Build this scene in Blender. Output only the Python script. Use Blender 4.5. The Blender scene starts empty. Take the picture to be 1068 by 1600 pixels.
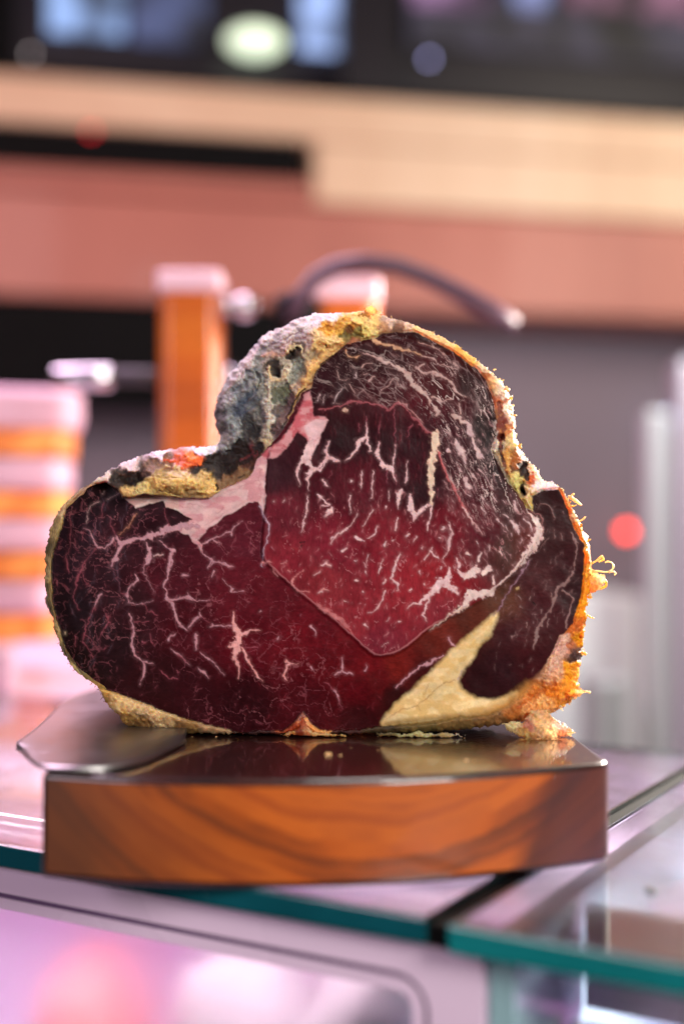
import bpy, math, random
import numpy as np
from mathutils import Vector

random.seed(7)
rng = np.random.default_rng(11)
scene = bpy.context.scene
C = scene.collection

# ------------------------------------------------------------------ camera
FPX, CX, CY = 1926.0, 534.0, 800.0          # focal length and centre in photo pixels
DIST, CAMZ = 0.60, 0.137                     # metres to the cut face, height over the glass
PITCH = math.atan(50.0 / FPX)
BOARD_Z = 0.0435
cam_d = bpy.data.cameras.new('camera')
cam = bpy.data.objects.new('camera', cam_d)
C.objects.link(cam)
cam.location = (0, -DIST, CAMZ)
cam.rotation_euler = (math.pi / 2 + PITCH, 0, 0)
cam_d.sensor_fit = 'VERTICAL'
cam_d.sensor_height = 36.0
cam_d.sensor_width = 24.0
cam_d.lens = FPX / 1600 * 36
cam_d.clip_start = 0.02
cam_d.clip_end = 50
cam_d.dof.use_dof = True
cam_d.dof.focus_distance = DIST + 0.002
cam_d.dof.aperture_fstop = (cam_d.lens / 1000) / 0.0205
scene.camera = cam

# ------------------------------------------------------------------ world, lamps, exposure
world = bpy.data.worlds.new('World')
scene.world = world
world.use_nodes = True
bg = world.node_tree.nodes['Background']
bg.inputs['Color'].default_value = (0.80, 0.72, 0.82, 1)
bg.inputs['Strength'].default_value = 0.028


def area(name, loc, target, size, power, color, size_y=None):
    d = bpy.data.lights.new(name, 'AREA')
    d.energy = power
    d.color = color
    d.size = size
    if size_y:
        d.shape = 'RECTANGLE'
        d.size_y = size_y
    o = bpy.data.objects.new(name, d)
    C.objects.link(o)
    o.location = loc
    o.rotation_euler = (Vector(target) - Vector(loc)).to_track_quat('-Z', 'Y').to_euler()
    return o


area('lamp_front', (0.60, -1.00, 0.50), (0, 0, 0.12), 0.35, 15.0, (1.0, 0.94, 0.88))
area('fill_front_left', (-0.85, -0.80, 0.42), (0, 0, 0.05), 0.5, 5.0, (1.0, 0.84, 0.95))  # unseen fill lamp, added to brighten the counter frame
area('lamp_back_right', (0.55, 0.46, 0.34), (0.05, 0.0, 0.12), 0.20, 26, (1.0, 0.90, 0.78))
area('lamp_ceiling', (0.16, 0.02, 1.25), (0.10, 0.0, 0.0), 0.28, 7, (1.0, 0.93, 0.90))
area('lamp_chest', (0.85, 1.15, 0.80), (0.45, 1.6, 0.0), 0.25, 13, (0.94, 1.0, 0.99))
area('lamp_counter_pink', (-0.45, 0.80, 0.95), (-0.35, 0.55, 0.0), 0.9, 20, (1.0, 0.66, 0.90), 0.35)
area('lamp_wall', (1.6, 1.2, 1.35), (1.2, 2.7, 1.2), 0.8, 22, (1.0, 0.88, 0.74))
area('lamp_wall_pink', (-0.7, 0.9, 1.1), (-0.5, 2.5, 0.95), 0.5, 9.5, (1.0, 0.68, 0.68))

scene.render.engine = 'CYCLES'
scene.cycles.use_denoising = True
scene.cycles.max_bounces = 10
scene.cycles.caustics_reflective = False
scene.cycles.caustics_refractive = False
scene.cycles.sample_clamp_indirect = 6
vs = scene.view_settings
vs.view_transform = 'Standard'
vs.look = 'None'
vs.exposure = 0.0
vs.gamma = 1.0
vs.use_curve_mapping = False


# ------------------------------------------------------------------ helpers
def lin(c):
    c = np.asarray(c, float) / 255.0
    return np.where(c <= 0.04045, c / 12.92, ((c + 0.055) / 1.055) ** 2.4)


def L4(*c):
    return tuple(float(x) for x in lin(c)) + (1.0,)


cp, sp = math.cos(PITCH), math.sin(PITCH)


def ray(u, v):
    a = (np.asarray(u, float) - CX) / FPX
    b = (CY - np.asarray(v, float)) / FPX
    return a, cp - b * sp, sp + b * cp


def at(u, v, Y):
    """the point seen at photo pixel (u, v) in the plane y = Y"""
    dx, dy, dz = ray(u, v)
    t = (Y + DIST) / dy
    return dx * t, Y, CAMZ + dz * t


def atz(u, v, Z):
    dx, dy, dz = ray(u, v)
    t = (Z - CAMZ) / dz
    return dx * t, -DIST + dy * t


def _hash(ix, iy, seed):
    n = (ix.astype(np.int64) * 374761393 + iy.astype(np.int64) * 668265263 + seed * 1442695041) & 0xFFFFFFFF
    n = ((n ^ (n >> 13)) * 1274126177) & 0xFFFFFFFF
    return ((n ^ (n >> 16)) & 0xFFFF) / 65535.0


def vnoise(x, y, seed=0):
    ix, iy = np.floor(x), np.floor(y)
    fx, fy = x - ix, y - iy
    fx, fy = fx * fx * fx * (fx * (fx * 6 - 15) + 10), fy * fy * fy * (fy * (fy * 6 - 15) + 10)
    a, b = _hash(ix, iy, seed), _hash(ix + 1, iy, seed)
    c, d = _hash(ix, iy + 1, seed), _hash(ix + 1, iy + 1, seed)
    return (a + (b - a) * fx) * (1 - fy) + (c + (d - c) * fx) * fy


def fbm(x, y, seed=0, octs=4, gain=0.5):
    s, a, t = 0, 1.0, 0
    for i in range(octs):
        s = s + a * (vnoise(x, y, seed + i * 17) * 2 - 1)
        t += a
        a *= gain
        x, y = x * 2.03 + 13.7, y * 2.03 - 7.1
    return s / t


def voronoi_edge(x, y, seed):
    """distance to the nearest cell border (f2-f1) and a random value per cell"""
    ix, iy = np.floor(x), np.floor(y)
    f1 = np.full(x.shape, 9.0)
    f2 = np.full(x.shape, 9.0)
    cid = np.zeros(x.shape)
    for dx in (-1, 0, 1):
        for dy in (-1, 0, 1):
            jx, jy = ix + dx, iy + dy
            px = jx + 0.1 + 0.8 * _hash(jx, jy, seed)
            py = jy + 0.1 + 0.8 * _hash(jx, jy, seed + 5)
            d = np.hypot(px - x, py - y)
            n = d < f1
            f2 = np.where(n, f1, np.minimum(f2, d))
            cid = np.where(n, _hash(jx, jy, seed + 9), cid)
            f1 = np.where(n, d, f1)
    return f2 - f1, cid


def sstep(x):
    x = np.clip(x, 0, 1)
    return x * x * (3 - 2 * x)


def poly_sd(U, V, P):
    """signed distance to a closed polygon, positive inside"""
    P = np.asarray(P, float)
    best = np.full(U.shape, 1e9)
    inside = np.zeros(U.shape, bool)
    for i in range(len(P)):
        x0, y0 = P[i]
        x1, y1 = P[(i + 1) % len(P)]
        ex, ey = x1 - x0, y1 - y0
        t = np.clip(((U - x0) * ex + (V - y0) * ey) / (ex * ex + ey * ey + 1e-9), 0, 1)
        best = np.minimum(best, (U - x0 - t * ex) ** 2 + (V - y0 - t * ey) ** 2)
        if y0 != y1:
            cr = ((y0 > V) != (y1 > V)) & (U < ex * (V - y0) / (y1 - y0) + x0)
            inside ^= cr
    d = np.sqrt(best)
    return np.where(inside, d, -d)


def idw(U, V, pts, power=5.0):
    P = np.array([[p[0], p[1]] for p in pts], float)
    K = lin([p[2] for p in pts])
    shp = U.shape
    u, v = U.ravel(), V.ravel()
    num = np.zeros((u.size, 3))
    den = np.zeros(u.size)
    for (x, y), k in zip(P, K):
        w = ((u - x) ** 2 + (v - y) ** 2 + 4.0) ** (-power / 2)
        num += w[:, None] * k
        den += w
    return (num / den[:, None]).reshape(shp + (3,))


def np_mesh(name, co, quads, mat, parent=None, cols=None, floats=None, smooth=True):
    co = np.ascontiguousarray(co, np.float32)
    quads = np.ascontiguousarray(quads, np.int32)
    me = bpy.data.meshes.new(name)
    nv, nf, k = len(co), len(quads), quads.shape[1]
    me.vertices.add(nv)
    me.vertices.foreach_set('co', co.ravel())
    me.loops.add(nf * k)
    me.loops.foreach_set('vertex_index', quads.ravel())
    me.polygons.add(nf)
    me.polygons.foreach_set('loop_start', np.arange(0, nf * k, k, dtype=np.int32))
    me.polygons.foreach_set('use_smooth', np.full(nf, smooth))
    me.update(calc_edges=True)
    if cols is not None:
        a = me.attributes.new('col', 'FLOAT_COLOR', 'POINT')
        rgba = np.ones((nv, 4), np.float32)
        rgba[:, :3] = cols
        a.data.foreach_set('color', rgba.ravel())
    for n, arr in (floats or {}).items():
        a = me.attributes.new(n, 'FLOAT', 'POINT')
        a.data.foreach_set('value', np.ascontiguousarray(arr, np.float32))
    me.materials.append(mat)
    o = bpy.data.objects.new(name, me)
    C.objects.link(o)
    o.parent = parent
    return o


def py_mesh(name, verts, faces, mat, parent=None, smooth=False, mats=None, fmat=None, bevel=0, segs=2):
    me = bpy.data.meshes.new(name)
    me.from_pydata([tuple(map(float, v)) for v in verts], [], [tuple(f) for f in faces])
    me.update()
    for m in (mats or [mat]):
        me.materials.append(m)
    for i, p in enumerate(me.polygons):
        p.use_smooth = smooth
        if fmat:
            p.material_index = fmat[i]
    o = bpy.data.objects.new(name, me)
    C.objects.link(o)
    o.parent = parent
    if bevel:
        b = o.modifiers.new('bevel', 'BEVEL')
        b.width = bevel
        b.segments = segs
        b.limit_method = 'ANGLE'
        b.angle_limit = math.radians(40)
        for p in me.polygons:
            p.use_smooth = True
        b.harden_normals = True
    return o


def prism(name, pts, z0, z1, mat, parent=None, bevel=0, segs=2, **kw):
    n = len(pts)
    vs_ = [(p[0], p[1], z0) for p in pts] + [(p[0], p[1], z1) for p in pts]
    f = [tuple(range(n - 1, -1, -1)), tuple(range(n, 2 * n))]
    f += [(i, (i + 1) % n, n + (i + 1) % n, n + i) for i in range(n)]
    return py_mesh(name, vs_, f, mat, parent, bevel=bevel, segs=segs, **kw)


def obox(name, o, a, b, s0, s1, t0, t1, z0, z1, mat, parent=None, bevel=0, **kw):
    """box in the ground frame (o; a, b)"""
    pts = [(o[0] + a[0] * s + b[0] * t, o[1] + a[1] * s + b[1] * t) for s, t in ((s0, t0), (s1, t0), (s1, t1), (s0, t1))]
    return prism(name, pts, z0, z1, mat, parent, bevel, **kw)


def tube(path, radii, sides=6, closed_ends=True):
    P = [Vector(p) for p in path]
    vs_, fs = [], []
    prev = None
    for i, p in enumerate(P):
        d = (P[min(i + 1, len(P) - 1)] - P[max(i - 1, 0)])
        if d.length < 1e-9:
            d = Vector((0, 0, 1))
        d.normalize()
        n = d.orthogonal().normalized() if prev is None else (prev - d * prev.dot(d)).normalized()
        prev = n
        m = d.cross(n)
        r = radii[i] if hasattr(radii, '__len__') else radii
        for k in range(sides):
            a = 2 * math.pi * k / sides
            vs_.append(p + (n * math.cos(a) + m * math.sin(a)) * r)
    for i in range(len(P) - 1):
        for k in range(sides):
            k2 = (k + 1) % sides
            fs.append((i * sides + k, i * sides + k2, (i + 1) * sides + k2, (i + 1) * sides + k))
    if closed_ends:
        fs.append(tuple(range(sides - 1, -1, -1)))
        fs.append(tuple((len(P) - 1) * sides + k for k in range(sides)))
    return vs_, fs


def join(parts):
    V_, F_ = [], []
    for v, f in parts:
        o = len(V_)
        V_ += list(v)
        F_ += [tuple(i + o for i in q) for q in f]
    return V_, F_


def lathe(profile, axis_o, axis_d, sides=28):
    """profile of (distance along axis, radius)"""
    d = Vector(axis_d).normalized()
    n = d.orthogonal().normalized()
    m = d.cross(n)
    o = Vector(axis_o)
    vs_, fs = [], []
    for h, r in profile:
        for k in range(sides):
            a = 2 * math.pi * k / sides
            vs_.append(o + d * h + (n * math.cos(a) + m * math.sin(a)) * r)
    for i in range(len(profile) - 1):
        for k in range(sides):
            k2 = (k + 1) % sides
            fs.append((i * sides + k, i * sides + k2, (i + 1) * sides + k2, (i + 1) * sides + k))
    fs.append(tuple(range(sides - 1, -1, -1)))
    fs.append(tuple((len(profile) - 1) * sides + k for k in range(sides)))
    return vs_, fs


def empty(name, loc=(0, 0, 0)):
    o = bpy.data.objects.new(name, None)
    C.objects.link(o)
    o.location = loc
    o.empty_display_size = 0.02
    return o


def tag(o, label=None, cat=None, group=None, kind=None):
    if label:
        o['label'] = label
    if cat:
        o['category'] = cat
    if group:
        o['group'] = group
    if kind:
        o['kind'] = kind
    return o


def under(o, parent):
    """parent a child that was built in world coordinates"""
    o.parent = parent
    o.matrix_parent_inverse = parent.matrix_world.inverted() if False else parent.matrix_basis.inverted()
    return o


# ------------------------------------------------------------------ materials
def mat(name):
    m = bpy.data.materials.new(name)
    m.use_nodes = True
    nt = m.node_tree
    return m, nt, nt.nodes['Principled BSDF']


def node(nt, t, **kw):
    n = nt.nodes.new(t)
    for k, v in kw.items():
        if k in n.inputs:
            n.inputs[k].default_value = v
        else:
            setattr(n, k, v)
    return n


def plain(name, col, rough=0.5, metal=0.0, var=0.12, scale=12.0, bump=0.1, coat=0.0, bscale=180.0):
    m, nt, b = mat(name)
    tc = node(nt, 'ShaderNodeTexCoord')
    nz = node(nt, 'ShaderNodeTexNoise', Scale=scale, Detail=5.0)
    nt.links.new(tc.outputs['Object'], nz.inputs['Vector'])
    mx = node(nt, 'ShaderNodeMix', data_type='RGBA')
    c = np.array(L4(*col)[:3])
    mx.inputs['A'].default_value = tuple(c * (1 - var)) + (1,)
    mx.inputs['B'].default_value = tuple(np.minimum(c * (1 + var), 1)) + (1,)
    nt.links.new(nz.outputs['Fac'], mx.inputs['Factor'])
    nt.links.new(mx.outputs['Result'], b.inputs['Base Color'])
    nz2 = node(nt, 'ShaderNodeTexNoise', Scale=bscale, Detail=3.0)
    nt.links.new(tc.outputs['Object'], nz2.inputs['Vector'])
    bp = node(nt, 'ShaderNodeBump', Strength=bump, Distance=0.001)
    nt.links.new(nz2.outputs['Fac'], bp.inputs['Height'])
    nt.links.new(bp.outputs['Normal'], b.inputs['Normal'])
    mr = node(nt, 'ShaderNodeMapRange')
    mr.inputs['To Min'].default_value = max(rough - 0.08, 0.02)
    mr.inputs['To Max'].default_value = min(rough + 0.08, 1)
    nt.links.new(nz.outputs['Fac'], mr.inputs['Value'])
    nt.links.new(mr.outputs['Result'], b.inputs['Roughness'])
    b.inputs['Metallic'].default_value = metal
    b.inputs['Coat Weight'].default_value = coat
    b.inputs['Coat Roughness'].default_value = 0.08
    return m


def emit_mottled(name, col, strength):
    m, nt, b = mat(name)
    tc = node(nt, 'ShaderNodeTexCoord')
    nz = node(nt, 'ShaderNodeTexNoise', Scale=9.0, Detail=2.0)
    nt.links.new(tc.outputs['Object'], nz.inputs['Vector'])
    rp = node(nt, 'ShaderNodeValToRGB')
    rp.color_ramp.elements[0].position = 0.36
    rp.color_ramp.elements[0].color = L4(*(x * 0.30 for x in col))
    rp.color_ramp.elements[1].position = 0.60
    rp.color_ramp.elements[1].color = L4(*col)
    nt.links.new(nz.outputs['Fac'], rp.inputs['Fac'])
    nt.links.new(rp.outputs['Color'], b.inputs['Emission Color'])
    b.inputs['Base Color'].default_value = (0.02, 0.02, 0.02, 1)
    b.inputs['Emission Strength'].default_value = strength * 1.7
    return m


def emit(name, col, strength):
    m, nt, b = mat(name)
    b.inputs['Base Color'].default_value = L4(*col)
    b.inputs['Emission Color'].default_value = L4(*col)
    b.inputs['Emission Strength'].default_value = strength
    return m


def flesh(name, rough, sss, radius, bump, bscale, translucent=0.0, spec=0.5, cvar=0.22):
    m, nt, b = mat(name)
    at_ = node(nt, 'ShaderNodeAttribute', attribute_name='col')
    tc = node(nt, 'ShaderNodeTexCoord')
    nz = node(nt, 'ShaderNodeTexNoise', Scale=bscale, Detail=6.0, Roughness=0.65)
    nt.links.new(tc.outputs['Object'], nz.inputs['Vector'])
    mr = node(nt, 'ShaderNodeMapRange')
    mr.inputs['From Min'].default_value = 0.25
    mr.inputs['From Max'].default_value = 0.75
    mr.inputs['To Min'].default_value = 1 - cvar
    mr.inputs['To Max'].default_value = 1 + cvar
    nt.links.new(nz.outputs['Fac'], mr.inputs['Value'])
    mul = node(nt, 'ShaderNodeVectorMath', operation='MULTIPLY')
    nt.links.new(at_.outputs['Color'], mul.inputs[0])
    nt.links.new(mr.outputs['Result'], mul.inputs[1])
    nt.links.new(mul.outputs['Vector'], b.inputs['Base Color'])
    bp = node(nt, 'ShaderNodeBump', Strength=bump, Distance=0.0006)
    nt.links.new(nz.outputs['Fac'], bp.inputs['Height'])
    nt.links.new(bp.outputs['Normal'], b.inputs['Normal'])
    fa = node(nt, 'ShaderNodeAttribute', attribute_name='fat')
    mm = node(nt, 'ShaderNodeMapRange')
    mm.inputs['To Min'].default_value = sss * 0.25
    mm.inputs['To Max'].default_value = sss
    nt.links.new(fa.outputs['Fac'], mm.inputs['Value'])
    nt.links.new(mm.outputs['Result'], b.inputs['Subsurface Weight'])
    b.inputs['Subsurface Radius'].default_value = radius
    b.inputs['Subsurface Scale'].default_value = 1.0
    nr = node(nt, 'ShaderNodeMapRange')
    nr.inputs['To Min'].default_value = rough - 0.12
    nr.inputs['To Max'].default_value = rough + 0.15
    nt.links.new(nz.outputs['Fac'], nr.inputs['Value'])
    nt.links.new(nr.outputs['Result'], b.inputs['Roughness'])
    b.inputs['Specular IOR Level'].default_value = spec
    if translucent:
        tr = node(nt, 'ShaderNodeBsdfTranslucent')
        nt.links.new(mul.outputs['Vector'], tr.inputs['Color'])
        ms = node(nt, 'ShaderNodeMixShader')
        ms.inputs[0].default_value = translucent
        nt.links.new(b.outputs[0], ms.inputs[1])
        nt.links.new(tr.outputs[0], ms.inputs[2])
        nt.links.new(ms.outputs[0], nt.nodes['Material Output'].inputs['Surface'])
    return m


def wood(name, stops, centre=(0, 0, 0), scale=7.0, dist=2.5, rough=0.35, coat=0.6, direction='Y', blotch=0.35):
    m, nt, b = mat(name)
    tc = node(nt, 'ShaderNodeTexCoord')
    mp = node(nt, 'ShaderNodeMapping')
    mp.inputs['Location'].default_value = tuple(-c for c in centre)
    nt.links.new(tc.outputs['Object'], mp.inputs['Vector'])
    wv = node(nt, 'ShaderNodeTexWave', wave_type='RINGS', rings_direction=direction, wave_profile='SIN')
    wv.inputs['Scale'].default_value = scale
    wv.inputs['Distortion'].default_value = dist
    wv.inputs['Detail'].default_value = 4.0
    wv.inputs['Detail Scale'].default_value = 1.6
    nt.links.new(mp.outputs['Vector'], wv.inputs['Vector'])
    wv2 = node(nt, 'ShaderNodeTexWave', wave_type='RINGS', rings_direction=direction, wave_profile='SAW')
    wv2.inputs['Scale'].default_value = scale * 5.3
    wv2.inputs['Distortion'].default_value = dist * 1.5
    wv2.inputs['Detail'].default_value = 5.0
    nt.links.new(mp.outputs['Vector'], wv2.inputs['Vector'])
    big = node(nt, 'ShaderNodeTexNoise', Scale=9.0, Detail=4.0)
    nt.links.new(mp.outputs['Vector'], big.inputs['Vector'])
    a1 = node(nt, 'ShaderNodeMath', operation='MULTIPLY_ADD')
    a1.inputs[1].default_value = 0.22
    nt.links.new(wv2.outputs['Fac'], a1.inputs[0])
    a0 = node(nt, 'ShaderNodeMath', operation='MULTIPLY')
    a0.inputs[1].default_value = 0.55
    nt.links.new(wv.outputs['Fac'], a0.inputs[0])
    nt.links.new(a0.outputs[0], a1.inputs[2])
    a2 = node(nt, 'ShaderNodeMath', operation='MULTIPLY_ADD')
    a2.inputs[1].default_value = blotch
    nt.links.new(big.outputs['Fac'], a2.inputs[0])
    nt.links.new(a1.outputs[0], a2.inputs[2])
    rp = node(nt, 'ShaderNodeValToRGB')
    el = rp.color_ramp.elements
    while len(el) < len(stops):
        el.new(0.5)
    for e, (p, c) in zip(el, stops):
        e.position = p
        e.color = L4(*c)
    nt.links.new(a2.outputs[0], rp.inputs['Fac'])
    nt.links.new(rp.outputs['Color'], b.inputs['Base Color'])
    fine = node(nt, 'ShaderNodeTexNoise', Scale=420.0, Detail=4.0)
    nt.links.new(tc.outputs['Object'], fine.inputs['Vector'])
    bp = node(nt, 'ShaderNodeBump', Strength=0.12, Distance=0.0006)
    nt.links.new(fine.outputs['Fac'], bp.inputs['Height'])
    nt.links.new(bp.outputs['Normal'], b.inputs['Normal'])
    b.inputs['Roughness'].default_value = rough
    b.inputs['Coat Weight'].default_value = coat
    b.inputs['Coat Roughness'].default_value = 0.10
    return m


M_face = flesh('meat_cut', 0.40, 0.45, (0.004, 0.0018, 0.0011), 0.05, 1500, spec=0.09, cvar=0.09)
M_rind = flesh('meat_rind', 0.60, 0.6, (0.009, 0.004, 0.0015), 0.30, 900, spec=0.3)
M_torn = flesh('torn_fat', 0.42, 0.6, (0.009, 0.004, 0.0015), 0.6, 900, translucent=0.45)
M_board = wood('board_wood', [(0.12, (74, 32, 14)), (0.38, (136, 62, 20)), (0.56, (182, 84, 20)), (0.76, (198, 98, 28)), (0.98, (168, 76, 24))],
               centre=(0.015, 0, 0.150), scale=9.0, dist=2.6, rough=0.42, coat=0.6, blotch=0.55)
M_board.node_tree.nodes['Principled BSDF'].inputs['Coat Roughness'].default_value = 0.28


def board_ends(m):
    # browner towards the left end, dark heartwood streaks at the right end
    nt = m.node_tree
    b = nt.nodes['Principled BSDF']
    src = b.inputs['Base Color'].links[0].from_socket
    tc = node(nt, 'ShaderNodeTexCoord')
    nz = node(nt, 'ShaderNodeTexNoise', Scale=14.0, Detail=4.0)
    nt.links.new(tc.outputs['Object'], nz.inputs['Vector'])
    sx = node(nt, 'ShaderNodeSeparateXYZ')
    nt.links.new(tc.outputs['Object'], sx.inputs[0])
    for k, (z_, n_, f0, f1, c, mx_) in enumerate(((0.5, 0.06, -0.020, -0.100, (84, 50, 28), 0.85), (-0.55, 0.04, 0.066, 0.080, (58, 22, 15), 0.85))):
        m1 = node(nt, 'ShaderNodeMath', operation='MULTIPLY_ADD')
        m1.inputs[1].default_value = z_
        nt.links.new(sx.outputs['Z'], m1.inputs[0])
        nt.links.new(sx.outputs['X'], m1.inputs[2])
        m2 = node(nt, 'ShaderNodeMath', operation='MULTIPLY_ADD')
        m2.inputs[1].default_value = n_
        nt.links.new(nz.outputs['Fac'], m2.inputs[0])
        nt.links.new(m1.outputs[0], m2.inputs[2])
        mr = node(nt, 'ShaderNodeMapRange')
        mr.inputs['From Min'].default_value = f0 + n_ * 0.5
        mr.inputs['From Max'].default_value = f1 + n_ * 0.5
        mr.inputs['To Max'].default_value = mx_
        nt.links.new(m2.outputs[0], mr.inputs['Value'])
        mx = node(nt, 'ShaderNodeMix', data_type='RGBA')
        nt.links.new(mr.outputs['Result'], mx.inputs['Factor'])
        nt.links.new(src, mx.inputs['A'])
        mx.inputs['B'].default_value = L4(*c)
        src = mx.outputs['Result']
    nt.links.new(src, b.inputs['Base Color'])


board_ends(M_board)
M_board_top_shade = wood('board_top_shade', [(0.15, (24, 8, 6)), (0.5, (38, 12, 8)), (0.9, (54, 18, 11))], scale=9.0, dist=3.0, rough=0.35, coat=1.0)  # dark maroon copy of the board wood, shade put into the colour
M_board_top_shade.node_tree.nodes['Principled BSDF'].inputs['Coat Roughness'].default_value = 0.07
M_post = wood('post_wood', [(0.15, (176, 76, 6)), (0.5, (204, 94, 10)), (0.9, (216, 110, 20))], scale=5, dist=2, rough=0.35, coat=0.5, direction='X')
M_beam = wood('beam_wood', [(0.1, (222, 184, 152)), (0.5, (232, 198, 166)), (0.9, (238, 206, 176))], scale=1.2, dist=2, rough=0.55, coat=0.1, direction='Z')
M_fascia = wood('fascia_wood', [(0.1, (172, 100, 86)), (0.5, (182, 110, 94)), (0.9, (190, 118, 102))], scale=1.2, dist=2, rough=0.55, coat=0.1, direction='Z')
M_wall = plain('wall_paint', (130, 116, 126), 0.85, var=0.06, scale=2.0, bscale=60)
M_black = plain('black_metal', (5, 4, 5), 0.75, var=0.2)
M_black.node_tree.nodes['Principled BSDF'].inputs['Specular IOR Level'].default_value = 0.15
M_darkframe = plain('dark_frame', (34, 30, 38), 0.45, var=0.2, scale=3)
M_steel = plain('steel', (190, 190, 194), 0.22, metal=1.0, var=0.06, scale=40, bump=0.03)
M_blade = plain('blade_steel', (158, 156, 154), 0.33, metal=1.0, var=0.10, scale=90, bump=0.05, bscale=600)
M_lever = plain('lever_rubber', (74, 48, 66), 0.42, var=0.15)
M_white = plain('white_enamel', (206, 214, 210), 0.35, var=0.03, scale=4, bump=0.03)
M_bench = plain('bench_laminate', (232, 206, 224), 0.32, var=0.05, scale=3, bump=0.03)
M_frame = plain('case_frame', (240, 214, 236), 0.28, metal=0.0, var=0.05, scale=10, bump=0.04)
M_gasket = plain('gasket', (104, 74, 112), 0.6, var=0.1)
M_lining = plain('case_lining', (236, 206, 228), 0.5, var=0.06, scale=6, bump=0.04)
M_pink = plain('pink_meat', (206, 112, 112), 0.4, var=0.25, scale=25, bump=0.3)
M_pale = plain('pale_fat', (240, 222, 228), 0.4, var=0.08, scale=22, bump=0.3)


def glass_mats():
    m, nt, b = mat('pane_glass')
    b.inputs['Base Color'].default_value = (0.88, 0.97, 0.95, 1)
    b.inputs['Transmission Weight'].default_value = 1.0
    b.inputs['IOR'].default_value = 1.5
    tc = node(nt, 'ShaderNodeTexCoord')
    nz = node(nt, 'ShaderNodeTexNoise', Scale=30.0, Detail=6.0)
    nt.links.new(tc.outputs['Object'], nz.inputs['Vector'])
    mr = node(nt, 'ShaderNodeMapRange')
    mr.inputs['From Min'].default_value = 0.35
    mr.inputs['From Max'].default_value = 0.8
    mr.inputs['To Min'].default_value = 0.03
    mr.inputs['To Max'].default_value = 0.22
    nt.links.new(nz.outputs['Fac'], mr.inputs['Value'])
    nt.links.new(mr.outputs['Result'], b.inputs['Roughness'])
    e = plain('glass_edge', (6, 84, 94), 0.25, var=0.45, scale=22, bump=0.05, coat=0.6)
    return m, e


M_glass, M_gedge = glass_mats()
M_gedge2 = plain('glass_edge_lit', (14, 122, 124), 0.25, var=0.4, scale=26, bump=0.05, coat=0.6)  # brighter copy of the edge teal, refracted light put into the colour
M_gend = plain('glass_end', (8, 22, 24), 0.3, var=0.3)
M_frost, _nt, _b = mat('misted_glass')
_b.inputs['Base Color'].default_value = (0.97, 0.95, 0.98, 1)
_b.inputs['Transmission Weight'].default_value = 1.0
_b.inputs['Roughness'].default_value = 0.42
_b.inputs['IOR'].default_value = 1.3

# ------------------------------------------------------------------ display counter (turned 30 degrees to the lens)
ANG = math.radians(-30.5)
A_ = (math.cos(ANG), math.sin(ANG))                 # along the front edge
B_ = (-math.sin(ANG), math.cos(ANG))                # away from the customer
P0 = (0.031, -0.144)
case = empty('display_counter', (P0[0], P0[1], -0.4))
tag(case, 'glass topped butcher display counter with teal pane edges under the wooden board', 'counter')


def gpane(name, s0, s1, t0, t1, z0, z1, me_=None):
    pts = [(P0[0] + A_[0] * s + B_[0] * t, P0[1] + A_[1] * s + B_[1] * t) for s, t in ((s0, t0), (s1, t0), (s1, t1), (s0, t1))]
    o = prism(name, pts, z0, z1, M_glass, None, mats=[M_glass, me_ or M_gedge, M_gend], fmat=[0, 0, 1, 2, 1, 2])
    b = o.modifiers.new('bevel', 'BEVEL')
    b.width = 0.0012
    b.segments = 2
    return under(o, case)


gpane('glass_pane', -0.75, 0.0, 0.0, 0.41, -0.0105, 0.0)
gpane('glass_pane', 0.0095, 0.62, -0.003, 0.41, -0.0108, 0.0, M_gedge2)


def cbox(name, s0, s1, t0, t1, z0, z1, m, bevel=0):
    return under(obox(name, P0, A_, B_, s0, s1, t0, t1, z0, z1, m, None, bevel), case)


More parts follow.
